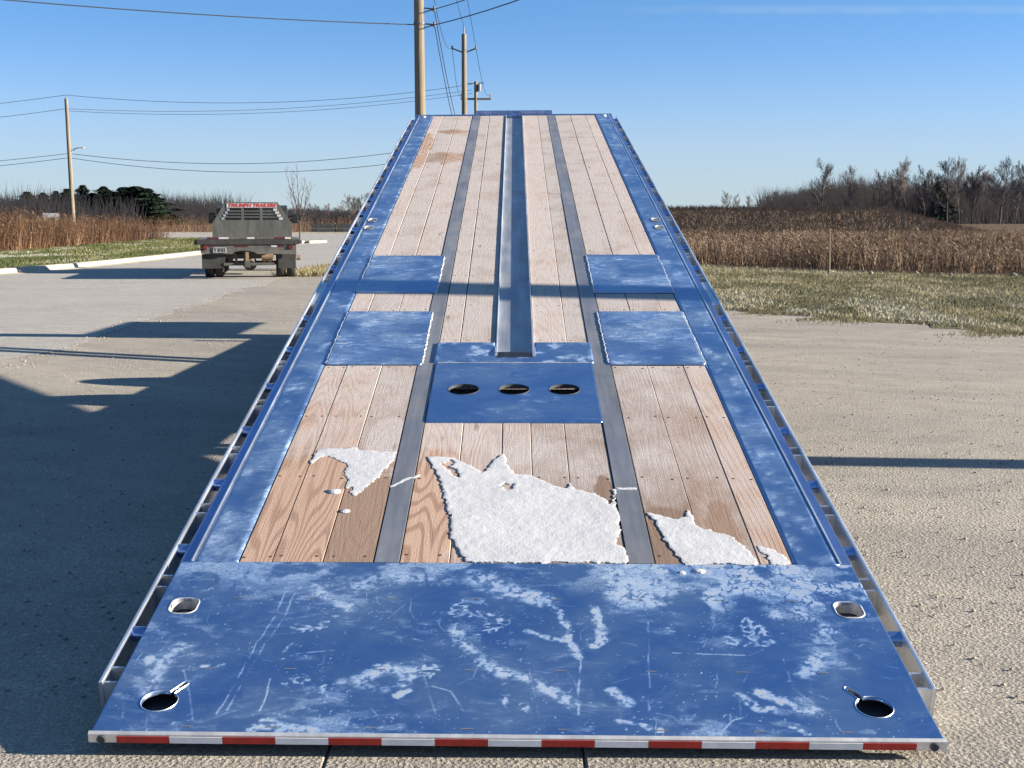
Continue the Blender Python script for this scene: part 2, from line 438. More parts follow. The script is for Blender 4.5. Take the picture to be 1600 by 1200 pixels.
# ------------------------------------------------------------------ mesh helpers
class MB:
    def __init__(s):
        s.v, s.f = [], []
    def quadbox(s, c8):
        b = len(s.v)
        s.v += [tuple(c) for c in c8]
        for q in ((0, 3, 2, 1), (4, 5, 6, 7), (0, 1, 5, 4), (1, 2, 6, 5), (2, 3, 7, 6), (3, 0, 4, 7)):
            s.f.append(tuple(b + i for i in q))
        return s
    def box(s, x0, x1, y0, y1, z0, z1, ch=0.0):
        if ch <= 0:
            return s.quadbox([(x0, y0, z0), (x1, y0, z0), (x1, y1, z0), (x0, y1, z0), (x0, y0, z1), (x1, y0, z1), (x1, y1, z1), (x0, y1, z1)])
        b = len(s.v)                       # box with chamfered top edges
        s.v += [(x0, y0, z0), (x1, y0, z0), (x1, y1, z0), (x0, y1, z0),
                (x0, y0, z1 - ch), (x1, y0, z1 - ch), (x1, y1, z1 - ch), (x0, y1, z1 - ch),
                (x0 + ch, y0 + ch, z1), (x1 - ch, y0 + ch, z1), (x1 - ch, y1 - ch, z1), (x0 + ch, y1 - ch, z1)]
        for q in ((0, 3, 2, 1), (0, 1, 5, 4), (1, 2, 6, 5), (2, 3, 7, 6), (3, 0, 4, 7),
                  (4, 5, 9, 8), (5, 6, 10, 9), (6, 7, 11, 10), (7, 4, 8, 11), (8, 9, 10, 11)):
            s.f.append(tuple(b + i for i in q))
        return s
    def tube(s, p0, p1, r0, r1=None, n=8, cap=True):
        r1 = r0 if r1 is None else r1
        p0, p1 = Vector(p0), Vector(p1)
        d = (p1 - p0).normalized()
        a = d.orthogonal().normalized()
        c = d.cross(a)
        b = len(s.v)
        for P, r in ((p0, r0), (p1, r1)):
            for k in range(n):
                t = 2 * math.pi * k / n
                s.v.append(tuple(P + (a * math.cos(t) + c * math.sin(t)) * r))
        for k in range(n):
            k2 = (k + 1) % n
            s.f.append((b + k, b + k2, b + n + k2, b + n + k))
        if cap:
            s.f.append(tuple(b + k for k in reversed(range(n))))
            s.f.append(tuple(b + n + k for k in range(n)))
        return s
    def path(s, pts, r, n=5):
        for a, c in zip(pts[:-1], pts[1:]):
            s.tube(a, c, r, r, n, True)
        return s
    def lathe(s, prof, axis='x', centre=(0, 0, 0), n=28):
        """prof: list of (along, radius) closed loop"""
        b = len(s.v)
        m = len(prof)
        for k in range(n):
            t = 2 * math.pi * k / n
            for a, r in prof:
                p = {'x': (a, r * math.cos(t), r * math.sin(t)), 'y': (r * math.cos(t), a, r * math.sin(t)), 'z': (r * math.cos(t), r * math.sin(t), a)}[axis]
                s.v.append(tuple(p[i] + centre[i] for i in range(3)))
        for k in range(n):
            k2 = (k + 1) % n
            for j in range(m - 1):
                s.f.append((b + k * m + j, b + k * m + j + 1, b + k2 * m + j + 1, b + k2 * m + j))
        return s
    def prism(s, poly, axis, a0, a1):
        """extrude a 2-D outline along an axis; outline is given in the two other axes in x,y,z order"""
        b = len(s.v)
        n = len(poly)
        def mk(p, a):
            return {'x': (a, p[0], p[1]), 'y': (p[0], a, p[1]), 'z': (p[0], p[1], a)}[axis]
        s.v += [mk(p, a0) for p in poly] + [mk(p, a1) for p in poly]
        for k in range(n):
            k2 = (k + 1) % n
            s.f.append((b + k, b + k2, b + n + k2, b + n + k))
        s.f.append(tuple(b + k for k in reversed(range(n))))
        s.f.append(tuple(b + n + k for k in range(n)))
        return s
    def mesh(s, name, mat, smooth=False, warp=None):
        me = bpy.data.meshes.new(name)
        v = [warp(*p) for p in s.v] if warp else s.v
        me.from_pydata(v, [], s.f)
        me.materials.append(mat)
        if smooth:
            me.shade_smooth()
            me.set_sharp_from_angle(angle=R(40))
        import bmesh
        bm = bmesh.new()
        bm.from_mesh(me)
        bmesh.ops.recalc_face_normals(bm, faces=bm.faces)
        bm.to_mesh(me)
        bm.free()
        me.update()
        return me

def link(name, me, parent=None, loc=None, rot=None):
    o = bpy.data.objects.new(name, me)
    COL.objects.link(o)
    if parent is not None:
        o.parent = parent
    if loc is not None:
        o.location = loc
    if rot is not None:
        o.rotation_euler = rot
    return o
def tag(o, label, cat, group=None):
    o['label'] = label
    o['category'] = cat
    if group:
        o['group'] = group
    return o
def thing(name, label, cat, loc=(0, 0, 0), rz=0.0, group=None):
    o = bpy.data.objects.new(name, None)
    COL.objects.link(o)
    o.empty_display_size = 0.3
    o.location = loc
    o.rotation_euler = (0, 0, rz)
    return tag(o, label, cat, group)
def struct(o, kind='structure'):
    o['kind'] = kind
    return o

def np_mesh(name, V, F, mat, tint=None, aname='tint'):
    V = np.asarray(V, np.float32)
    F = np.asarray(F, np.int32)
    k = F.shape[1]
    me = bpy.data.meshes.new(name)
    me.vertices.add(len(V))
    me.vertices.foreach_set('co', V.ravel())
    me.loops.add(F.size)
    me.loops.foreach_set('vertex_index', F.ravel())
    me.polygons.add(len(F))
    me.polygons.foreach_set('loop_start', np.arange(0, F.size, k, dtype=np.int32))
    me.update(calc_edges=True)
    if tint is not None:
        at = me.attributes.new(aname, 'FLOAT', 'POINT')
        at.data.foreach_set('value', np.asarray(tint, np.float32))
    me.materials.append(mat)
    return me

def vnoise(x, y, seed):
    r = np.random.default_rng(seed)
    n = 256
    g = r.random((n, n))
    xi, yi = np.floor(x).astype(int), np.floor(y).astype(int)
    fx, fy = x - xi, y - yi
    fx, fy = fx * fx * (3 - 2 * fx), fy * fy * (3 - 2 * fy)
    a, b = g[yi % n, xi % n], g[yi % n, (xi + 1) % n]
    c, d = g[(yi + 1) % n, xi % n], g[(yi + 1) % n, (xi + 1) % n]
    return (a * (1 - fx) + b * fx) * (1 - fy) + (c * (1 - fx) + d * fx) * fy
def fbm(x, y, seed, oct=4, gain=0.55):
    t, amp, tot = 0, 1.0, 0.0
    for k in range(oct):
        t = t + amp * vnoise(x * 2 ** k + 17.3 * k, y * 2 ** k + 9.1 * k, seed + k)
        tot += amp
        amp *= gain
    return t / tot
def smooth(a, lo, hi):
    t = np.clip((a - lo) / (hi - lo), 0, 1)
    return t * t * (3 - 2 * t)
def seg_dist(U, V, pts):
    d = np.full(U.shape, 1e9)
    for (ax, ay), (bx, by) in zip(pts[:-1], pts[1:]):
        dx, dy = bx - ax, by - ay
        L = dx * dx + dy * dy + 1e-12
        t = np.clip(((U - ax) * dx + (V - ay) * dy) / L, 0, 1)
        d = np.minimum(d, np.hypot(U - ax - t * dx, V - ay - t * dy))
    return d
def poly_sdf(U, V, poly):
    d = seg_dist(U, V, poly + [poly[0]])
    ins = np.zeros(U.shape, bool)
    n = len(poly)
    for i in range(n):
        (x0, y0), (x1, y1) = poly[i], poly[(i + 1) % n]
        if y0 == y1:
            continue
        c = ((y0 > V) != (y1 > V)) & (U < (x1 - x0) * (V - y0) / (y1 - y0) + x0)
        ins ^= c
    return np.where(ins, -d, d)

def sheet(name, sdf, u0, u1, v0, v1, step, mat, top, bottom, scuff=None, warp=None):
    """a plate cut to the outline sdf<0: grid snapped on to the outline, with a skirt down to 'bottom'"""
    nu, nv = int(round((u1 - u0) / step)) + 1, int(round((v1 - v0) / step)) + 1
    U, V = np.meshgrid(np.linspace(u0, u1, nu), np.linspace(v0, v1, nv))
    for _ in range(2):
        d = sdf(U, V)
        e = 1e-4
        gx, gy = (sdf(U + e, V) - d) / e, (sdf(U, V + e) - d) / e
        gl = np.hypot(gx, gy) + 1e-9
        near = np.abs(d) < step * 0.72
        U = np.where(near, U - d * gx / gl, U)
        V = np.where(near, V - d * gy / gl, V)
    d = sdf(U, V)
    ok = d <= step * 0.05
    idx = np.arange(nu * nv).reshape(nv, nu)
    q = ok[:-1, :-1] & ok[1:, :-1] & ok[:-1, 1:] & ok[1:, 1:]
    F = np.stack([idx[:-1, :-1][q], idx[:-1, 1:][q], idx[1:, 1:][q], idx[1:, :-1][q]], 1)
    # boundary edges
    E = np.concatenate([F[:, [0, 1]], F[:, [1, 2]], F[:, [2, 3]], F[:, [3, 0]]])
    key = np.minimum(E[:, 0], E[:, 1]).astype(np.int64) * (nu * nv) + np.maximum(E[:, 0], E[:, 1])
    _, inv, cnt = np.unique(key, return_inverse=True, return_counts=True)
    B = E[cnt[inv] == 1]
    Z = top(U, V, d) if callable(top) else np.full(U.shape, top)
    P = np.stack([U.ravel(), V.ravel(), Z.ravel()], 1)
    off = len(P)
    P2 = P.copy()
    P2[:, 2] = bottom
    SK = np.stack([B[:, 1], B[:, 0], B[:, 0] + off, B[:, 1] + off], 1)
    F = np.concatenate([F, SK])
    P = np.concatenate([P, P2])
    used = np.unique(F)
    mp = np.full(len(P), -1)
    mp[used] = np.arange(len(used))
    t = None
    if scuff is not None:
        sv = scuff(U, V).ravel()
        t = np.concatenate([sv, sv * 0])[used]
    P = P[used]
    if warp:
        P = warp_np(P)
    me = np_mesh(name, P, mp[F], mat, t, 'scuff')
    return me

# ------------------------------------------------------------------ the setting: ground, road, verges
def flat(name, poly, z, mat, n=None):
    me = bpy.data.meshes.new(name)
    me.from_pydata([(x, y, z) for x, y in poly], [], [tuple(range(len(poly)))])
    me.materials.append(mat)
    return struct(link(name, me))
def wobble(pts, amp=0.25, step=0.8, seed=1):
    r = random.Random(seed)
    out = []
    for (ax, ay), (bx, by) in zip(pts[:-1], pts[1:]):
        n = max(1, int(math.hypot(bx - ax, by - ay) / step))
        for k in range(n):
            t = k / n
            out.append((ax + (bx - ax) * t + r.uniform(-amp, amp), ay + (by - ay) * t + r.uniform(-amp, amp)))
    out.append(pts[-1])
    return out

flat('ground', [(-2500, -60), (2500, -60), (2500, 3500), (-2500, 3500)], 0.0, M['gravel'])
ROAD_L = [(-30, 29.5), (-19, 31.0), (-15.5, 32.0), (-14.2, 33.4), (-13.6, 35.5), (-13.2, 39), (-12.95, 44), (-12.8, 54), (-12.4, 68), (-12.3, 74)]
flat('road', ROAD_L + [(-12.8, 80), (-15, 88), (-22, 96), (-75, 96), (-75, 119), (9, 119), (9, 96), (-1, 92), (-4.0, 80)]
     + list(reversed(wobble([(-5.3, 10), (-5.5, 18), (-5.7, 27), (-5.8, 36), (-5.4, 50), (-4.0, 80)], 0.22, 0.9, 3))) + [(-8, 6), (-30, 3)], 0.004, M['asphalt'])
GE = [(-5.2, 78), (-5.9, 50), (-5.6, 40), (-5.0, 36.0), (-0.8, 29.0), (3.7, 21.1), (5.6, 18.8), (6.7, 16.9), (8.6, 15.2), (12, 12.6), (18, 10), (30, 8)]
FE = [(-3.5, 92), (-2.0, 58), (1.2, 49), (6.1, 41.5), (9.2, 37.0), (13.5, 33.8), (20, 30.5), (34, 26)]
GEw = wobble(GE, 0.28, 0.45, 5)
FEw = wobble(FE, 0.3, 1.0, 6)
flat('grass_strip', GEw + list(reversed(FEw)), 0.006, M['turf'])
flat('field', FEw + [(60, 24), (900, 100), (900, 2600), (10, 2600), (10, 119.5), (9.5, 95)], 0.010, M['field'])
VE = [(-75, 60), (-40, 58), (-22.3, 56), (-23.4, 72), (-25.0, 96.5), (-75, 96.5)]
flat('far_field', [(-1500, 119.6), (10, 119.6), (10, 2600), (-1500, 2600)], 0.008, M['field'])
flat('verge', [(x - 0.15, y + 0.2) for x, y in ROAD_L] + [(-12.8, 80), (-15, 88), (-22, 95.8), (-75, 95.8), (-75, 29)], 0.008, M['verge'])
flat('weed_bed', VE, 0.014, M['field'])
# concrete apron slabs under the trailer's rear edge
ap = MB().box(-1.75, -0.536, -2.5, 3.95, -0.05, 0.010, 0.004).mesh('concrete_apron', M['concrete'])
struct(link('concrete_apron', ap))
ap = MB().box(-0.53, 0.205, -2.5, 3.98, -0.05, 0.010, 0.006).mesh('concrete_apron', M['concrete'])
struct(link('concrete_apron', ap))
ap = MB().box(0.2085, 1.55, -2.5, 3.95, -0.05, 0.013, 0.006).mesh('concrete_apron', M['concrete'])
struct(link('concrete_apron', ap))

# kerbs: bevelled profile swept along a line, one piece per cast length
def kerb(pts, w, h, name, label):
    root = thing(name, label, 'kerb', (pts[0][0], pts[0][1], 0))
    P = [Vector((x, y, 0)) for x, y in pts]
    ox, oy = pts[0]
    for a, b in zip(P[:-1], P[1:]):
        L = (b - a).length
        n = max(1, int(L / 3.0))
        d = (b - a).normalized()
        s = Vector((-d.y, d.x, 0))
        for k in range(n):
            p0, p1 = a + (b - a) * (k / n) + d * 0.012, a + (b - a) * ((k + 1) / n) - d * 0.012
            prof = [(-0.30, 0.006), (-0.02, 0.03), (0.02, h - 0.02), (0.05, h), (w, h), (w, 0.0)]
            mb = MB()
            b0 = len(mb.v)
            for q in (p0, p1):
                for t, z in prof:
                    c = q + s * t
                    mb.v.append((c.x - ox, c.y - oy, z))
            m_ = len(prof)
            for j in range(m_ - 1):
                mb.f.append((b0 + j, b0 + j + 1, b0 + m_ + j + 1, b0 + m_ + j))
            mb.f.append(tuple(b0 + j for j in range(m_)))
            mb.f.append(tuple(b0 + m_ + j for j in reversed(range(m_))))
            link('kerb_stone', mb.mesh('kerb_stone', M['kerb']), root)
kerb(ROAD_L[1:], 0.32, 0.15, 'road_kerb', 'pale concrete kerb along the green verge left of the road')
kerb([(-11.9, 80.5), (-11.4, 77.6), (-12.2, 76.0), (-13.3, 76.6)], 0.3, 0.15, 'island_kerb', 'short curved concrete kerb round grass tip behind the flatbed truck')
kerb([(-70, 119), (-40, 119), (-10, 119)], 0.4, 0.16, 'cross_street_kerb', 'thin pale kerb line on the far side of cross street')

# ------------------------------------------------------------------ the tilt-deck trailer
TX, TY, TZ, TILT, LEN = 0.010, 3.487, 0.078, R(12.01), 13.10
trailer = thing('tilt_deck_trailer', 'long tilted trailer with sky-tinted metal deck and wood planks, rear edge near the ground', 'trailer', (TX, TY, 0))
def warp(u, v, w):
    if v < 3.3:
        v2 = v - 0.0148 * u * (1 - v / 3.3)
    elif v > 5.7:
        v2 = v + 0.05 * u * (v - 5.7) / 7.3
    else:
        v2 = v
    return (u, v2, w)
def warp_np(P):
    u, v = P[:, 0], P[:, 1]
    P = P.copy()
    P[:, 1] = v + np.where(v < 3.3, -0.0148 * u * (1 - v / 3.3), np.where(v > 5.7, 0.05 * u * (v - 5.7) / 7.3, 0))
    return P
def part(name, me, parent=None):
    """a piece of the tilted deck; local axes: u right, v up the deck, w off the deck"""
    if parent is not None:
        return link(name, me, parent)
    return link(name, me, trailer, (0, 0, TZ), (TILT, 0, R(-0.08)))
def dpart(name, mb, mat, parent=None, sm=False):
    return part(name, mb.mesh(name, M[mat], sm, warp), parent)

SEAM = 1.055
# --- rear plate with slots, keyholes, scuffs
def rbox(U, V, cx, cy, hx, hy, r):
    qx, qy = np.abs(U - cx) - hx + r, np.abs(V - cy) - hy + r
    return np.hypot(np.maximum(qx, 0), np.maximum(qy, 0)) + np.minimum(np.maximum(qx, qy), 0) - r
def keyhole(U, V, s):
    c = np.hypot(U - s * 1.060, V - 0.157) - 0.0535
    k = seg_dist(U, V, [(s * 1.058, 0.16), (s * 1.004, 0.252)]) - 0.0085
    return np.minimum(c, k)
HOLES = [lambda U, V, s=s: rbox(U, V, s * 1.126, 0.731, 0.044, 0.050, 0.030) for s in (-1, 1)] + [lambda U, V, s=s: keyhole(U, V, s) for s in (-1, 1)]
def rear_sdf(U, V):
    d = np.maximum(np.maximum(-V, V - SEAM), np.abs(U) - 1.215)
    for h in HOLES:
        d = np.maximum(d, -h(U, V))
    return d
SA= [(-0.876, 2.095), (-0.828, 2.148), (-0.762, 2.138), (-0.708, 2.159), (-0.697, 2.127), (-0.582, 2.107), (-0.53, 2.107), (-0.528, 2.035), (-0.55, 1.935), (-0.646, 1.626), (-0.67, 1.67), (-0.66, 1.743), (-0.694, 1.715), (-0.699, 1.817), (-0.716, 1.895), (-0.716, 1.954), (-0.761, 2.004), (-0.816, 2.064), (-0.853, 2.043), (-0.882, 1.973), (-0.893, 1.993)]
SB= [(-0.387, 2.057), (-0.264, 2.049), (-0.231, 1.99), (-0.137, 1.875), (-0.109, 1.951), (-0.08, 2.06), (-0.049, 2.08), (-0.041, 1.991), (-0.003, 1.876), (0.064, 1.858), (0.115, 1.804), (0.157, 1.75), (0.207, 1.714), (0.223, 1.769), (0.243, 1.715), (0.291, 1.663), (0.327, 1.663), (0.39, 1.554), (0.407, 1.707), (0.417, 1.699), (0.403, 1.529), (0.406, 1.4), (0.404, 1.324), (0.382, 1.212), (0.406, 1.19), (0.413, 1.077), (0.405, 1.06), (-0.179, 1.057), (-0.198, 1.126), (-0.229, 1.242), (-0.248, 1.379), (-0.269, 1.523), (-0.289, 1.641), (-0.319, 1.8), (-0.349, 1.931)]
SBH= [(-0.317, 1.969), (-0.263, 2.029), (-0.254, 1.99), (-0.282, 1.95), (-0.233, 1.856), (-0.235, 1.819), (-0.262, 1.846)]
SBH2= [(-0.061, 1.748), (-0.04, 1.766), (-0.018, 1.748), (-0.003, 1.766), (-0.007, 1.713), (-0.032, 1.695)]
SC= [(0.516, 1.489), (0.554, 1.473), (0.62, 1.424), (0.671, 1.442), (0.685, 1.524), (0.692, 1.491), (0.697, 1.369), (0.72, 1.337), (0.777, 1.299), (0.81, 1.291), (0.842, 1.239), (0.872, 1.135), (0.883, 1.053), (0.618, 1.049), (0.597, 1.118), (0.572, 1.19), (0.556, 1.297), (0.545, 1.392)]
SD= [(0.905, 1.209), (0.954, 1.18), (0.985, 1.137), (0.996, 1.056), (0.927, 1.055), (0.924, 1.114), (0.909, 1.157)]
SE= [(0.417, 1.729), (0.446, 1.722), (0.499, 1.73), (0.501, 1.708), (0.452, 1.704), (0.419, 1.707)]
SF= [(-0.517, 1.735), (-0.463, 1.81), (-0.405, 1.861), (-0.403, 1.846), (-0.457, 1.782), (-0.512, 1.715)]
STROKES=[
  ( [(0.098, 0.778), (0.144, 0.705), (0.176, 0.575), (0.169, 0.523), (0.201, 0.416)] , 0.015 , 1 ),
  ( [(0.055, 0.819), (0.094, 0.783)] , 0.04 , 0.9 ),
  ( [(0.265, 0.745), (0.278, 0.613), (0.283, 0.525), (0.254, 0.489)] , 0.014 , 1 ),
  ( [(-0.201, 0.608), (-0.16, 0.483), (-0.103, 0.385), (-0.042, 0.323), (0.037, 0.292), (0.111, 0.231), (0.168, 0.156)] , 0.022 , 0.6 ),
  ( [(-0.479, 0.285), (-0.416, 0.348), (-0.327, 0.32)] , 0.028 , 0.9 ),
  ( [(-0.352, 0.199), (-0.325, 0.228)] , 0.012 , 1 ),
  ( [(-0.137, 0.961), (-0.056, 0.858), (0.002, 0.836)] , 0.05 , 0.5 ),
  ( [(0.04, 0.573), (0.147, 0.523)] , 0.012 , 0.7 ),
  ( [(0.289, 0.233), (0.334, 0.169)] , 0.018 , 1 ),
  ( [(0.294, 0.073), (0.42, 0.034)] , 0.01 , 0.8 ),
  ( [(0.673, 0.211), (0.719, 0.138), (0.756, 0.139)] , 0.016 , 0.8 ),
  ( [(0.736, 0.232), (0.792, 0.186), (0.83, 0.14), (0.882, 0.131)] , 0.018 , 1 ),
  ( [(0.807, 0.056), (0.831, 0.025)] , 0.012 , 0.9 ),
  ( [(1.037, 0.62), (0.978, 0.461), (0.9, 0.344)] , 0.035 , 0.55 ),
  ( [(-0.763, 0.016), (-0.722, 0.052), (-0.68, 0.024)] , 0.022 , 1 ),
  ( [(-0.639, 0.025), (-0.578, 0.009)] , 0.016 , 0.9 ),
  ( [(-0.705, 0.869), (-0.645, 0.792), (-0.563, 0.731)] , 0.022 , 0.6 ),
  ( [(-0.785, 0.896), (-0.878, 0.094)] , 0.003 , 0.6 ),
  ( [(-0.751, 0.878), (-0.857, 0.111)] , 0.002 , 0.5 ),
  ( [(-0.756, 0.285), (-0.754, 0.112)] , 0.003 , 0.7 ),
  ( [(-1.158, 0.37), (-1.144, 0.408)] , 0.015 , 0.8 ),
  ( [(-0.973, 0.354), (-0.966, 0.358)] , 0.008 , 1 ),
  ( [(-0.929, 0.355), (-0.919, 0.362)] , 0.007 , 0.8 ),
  ( [(-1.11, 0.209), (-1.104, 0.428), (-1.057, 0.468)] , 0.03 , 0.35 ),
  ( [(-0.711, 0.426), (-0.582, 0.451)] , 0.006 , 0.9 ),
  ( [(0.201, 0.416), (0.181, 0.079)] , 0.002 , 0.7 ),
  ( [(0.44, 0.649), (0.393, 0.13)] , 0.002 , 0.5 ),
  ( [(-0.259, 0.249), (-0.203, 0.222), (-0.151, 0.115)] , 0.004 , 0.6 ),
  ( [(-0.429, 0.564), (-0.237, 0.486)] , 0.003 , 0.6 ),
  ( [(0.498, 0.45), (0.739, 0.438), (0.786, 0.473)] , 0.005 , 0.7 ),
  ( [(0.594, 0.022), (0.641, 0.085), (0.671, 0.099)] , 0.004 , 0.8 ),
  ( [(-0.484, -0.011), (-0.481, 0.084)] , 0.003 , 0.5 ),
  ( [(0.846, 0.273), (0.926, 0.198)] , 0.003 , 0.6 ),
  ( [(-0.582, 0.165), (-0.519, 0.27), (-0.397, 0.227)] , 0.02 , 0.3 ),
  ( [(-0.26, 0.93), (-0.421, 0.953), (-0.549, 0.88)] , 0.05 , 0.35 ),
  ( [(0.421, 0.962), (0.341, 0.799), (0.446, 0.756)] , 0.04 , 0.4 ),
]
PRINTS= [(-0.667, 0.614), (-0.701, 0.407), (-0.636, 0.243), (-0.306, 0.309), (-0.001, 0.191), (-0.097, 0.685), (-0.074, 0.621), (0.786, 0.592), (0.745, 0.531), (-0.163, 0.749)]

def rear_scuff(U, V):
    n1 = fbm(U * 22, V * 22, 40, 4)
    n2 = fbm(U * 60 + 5, V * 60, 50, 3)
    n3 = fbm(U * 5, V * 5 + 3, 60, 4)
    out = np.zeros(U.shape)
    wu, wv = U + (n1 - 0.5) * 0.03, V + (fbm(U * 20 + 9, V * 20, 45, 3) - 0.5) * 0.03
    for pts, w, s in STROKES:
        thin = w < 0.007
        if thin:
            w, s = 0.0045, s * 0.5
        d = seg_dist(U + (n3 - 0.5) * 0.03 if thin else wu, V if thin else wv, pts)
        f = smooth(d, w * (1.0 if thin else 1.7), w * 0.1)
        tex = smooth(n1, 0.3, 0.55) if thin else (0.15 + 0.85 * smooth(n2, 0.34, 0.60)) * (0.45 + 0.55 * smooth(n1, 0.36, 0.58))
        out = np.maximum(out, f * s * tex * 1.0)
    rs = random.Random(91)
    for i in range(90):                                        # fine drag scratches, mostly along the deck
        cu, cv = rs.uniform(-1.18, 1.18), rs.uniform(0.02, 1.03)
        a = rs.gauss(1.45, 0.35) if rs.random() < 0.7 else rs.uniform(0, 3.14)
        L = rs.uniform(0.03, 0.34) * (0.35 if rs.random() < 0.6 else 1)
        bend = rs.uniform(-0.2, 0.2) * L
        p0, p2 = (cu - math.cos(a) * L / 2, cv - math.sin(a) * L / 2), (cu + math.cos(a) * L / 2, cv + math.sin(a) * L / 2)
        pm = (cu - math.sin(a) * bend, cv + math.cos(a) * bend)
        lo = (min(p0[0], pm[0], p2[0]) - 0.01, max(p0[0], pm[0], p2[0]) + 0.01, min(p0[1], pm[1], p2[1]) - 0.01, max(p0[1], pm[1], p2[1]) + 0.01)
        box = (U > lo[0]) & (U < lo[1]) & (V > lo[2]) & (V < lo[3])
        if box.any():
            f = smooth(seg_dist(U[box], V[box], [p0, pm, p2]), 0.0040, 0.0) * rs.uniform(0.05, 0.26) * smooth(n1[box], 0.32, 0.55)
            out[box] = np.maximum(out[box], f)
    for i, (cu, cv) in enumerate(PRINTS):                       # boot prints: lugged ovals
        a = 0.5 + 1.1 * i
        x = (U - cu) * math.cos(a) + (V - cv) * math.sin(a)
        y = -(U - cu) * math.sin(a) + (V - cv) * math.cos(a)
        oval = smooth(np.hypot(x / 0.10, y / 0.045), 1.05, 0.8)
        lug = smooth(np.maximum(np.sin(x * 190 + 2.5 * np.sin(y * 80)), np.sin(y * 170 + x * 60)), 0.2, 0.75)
        out = np.maximum(out, oval * lug * 0.55 * smooth(n1, 0.42, 0.62) * (0.4 + 0.6 * smooth(n2, 0.4, 0.6)))
    # crackled frost film in the far right corner and a thinner one along the seam
    reg = smooth(U + (n3 - 0.5) * 0.9, 0.22, 0.75) * smooth(V + (n3 - 0.5) * 0.5, 0.66, 0.90)
    cr = np.abs(fbm(U * 26, V * 20, 70, 3) - 0.5)
    film = smooth(cr, 0.015, 0.06) * (0.45 + 0.55 * smooth(n1, 0.40, 0.62))
    out = np.maximum(out, reg * film * 0.75 * smooth(fbm(U * 10, V * 10, 75, 4), 0.36, 0.56))
    cl = smooth(n3, 0.50, 0.70) * smooth(fbm(U * 14, V * 30, 80, 4), 0.44, 0.64)
    out = np.maximum(out, cl * 0.16)
    up = smooth(V, 0.75, 1.0) * smooth(fbm(U * 9, V * 9, 90, 4), 0.45, 0.62)
    out = np.maximum(out, up * 0.24)
    speck = smooth(fbm(U * 120, V * 120, 95, 2), 0.80, 0.87)
    out = np.maximum(out, speck * 0.35 * smooth(n3, 0.4, 0.55))
    return out
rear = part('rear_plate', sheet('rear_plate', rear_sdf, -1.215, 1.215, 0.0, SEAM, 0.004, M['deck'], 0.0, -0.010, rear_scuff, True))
# rims and walls of the cut-outs
def ring_path(fn, c, n=64):
    pts = []
    for k in range(n):
        a = 2 * math.pi * k / n
        lo, hi = 0.0, 0.3
        for _ in range(28):
            mid = (lo + hi) / 2
            if fn(np.array([c[0] + mid * math.cos(a)]), np.array([c[1] + mid * math.sin(a)]))[0] < 0:
                lo = mid
            else:
                hi = mid
        pts.append((c[0] + lo * math.cos(a), c[1] + lo * math.sin(a)))
    return pts
for s in (-1, 1):
    for fn, c, nm, wd in ((HOLES[0 if s < 0 else 1], (s * 1.126, 0.731), 'tie_slot', 0.006), (HOLES[2 if s < 0 else 3], (s * 1.060, 0.157), 'keyhole', 0.0025)):
        pts = ring_path(fn, c, 72 if nm == 'tie_slot' else 300)
        mb = MB()
        n = len(pts)
        prof = [(0.0, -0.042 if nm == 'tie_slot' else -0.011), (0.0, 0.0012), (wd * 0.5, 0.0025), (wd, 0.0004)]
        for (x, y) in pts:
            e_ = 1e-4
            f0 = fn(np.array([x]), np.array([y]))[0]
            dx, dy = fn(np.array([x + e_]), np.array([y]))[0] - f0, fn(np.array([x]), np.array([y + e_]))[0] - f0
            L = math.hypot(dx, dy) + 1e-12
            for o_, z in prof:
                mb.v.append((x + dx / L * o_, y + dy / L * o_, z))
        for k in range(n):
            k2 = (k + 1) % n
            for j in range(3):
                mb.f.append((k * 4 + j, k * 4 + j + 1, k2 * 4 + j + 1, k2 * 4 + j))
        dpart(nm + '_sleeve', mb, 'alu' if nm == 'tie_slot' else 'galv', rear, True)
# small plug-weld dashes on the rear plate
mb = MB()
for v in (0.03, 0.34, 0.79):
    for u in (-0.95, -0.70, -0.42, -0.14, 0.14, 0.42, 0.70, 0.95):
        mb.box(u - 0.018, u + 0.018, v - 0.0022, v + 0.0022, -0.002, 0.0012)
wd_ = dpart('plug_welds', mb, 'strip', rear)
wd_['kind'] = 'stuff'

# --- rear bumper lip with red and white reflective tape and corner lamps
mb = MB().prism([(0.0, 0.003), (-0.010, -0.002), (-0.012, -0.028), (-0.006, -0.032), (0.03, -0.032), (0.03, -0.012), (0.0, -0.012)], 'x', -1.222, 1.222)
bumper = dpart('rear_bumper', mb, 'alu')
SEGW = 2.276 / 15
for k in range(15):
    u0 = -1.140 + SEGW * k
    mb = MB().box(u0, u0 + SEGW - 0.0006, -0.0142, -0.0123, -0.0275, -0.0065)
    dpart('red_tape' if k % 2 == 0 else 'white_tape', mb, 'red_tape' if k % 2 == 0 else 'white_tape', bumper)
for s in (-1, 1):
    mb = MB().lathe([(-0.0125, 0.0), (-0.0125, 0.0125), (-0.017, 0.0125), (-0.017, 0.010), (-0.015, 0.007), (-0.016, 0.0)], 'y', (s * 1.185, 0, -0.0165), 20)
    dpart('corner_lamp', mb, 'frame', bumper, True)

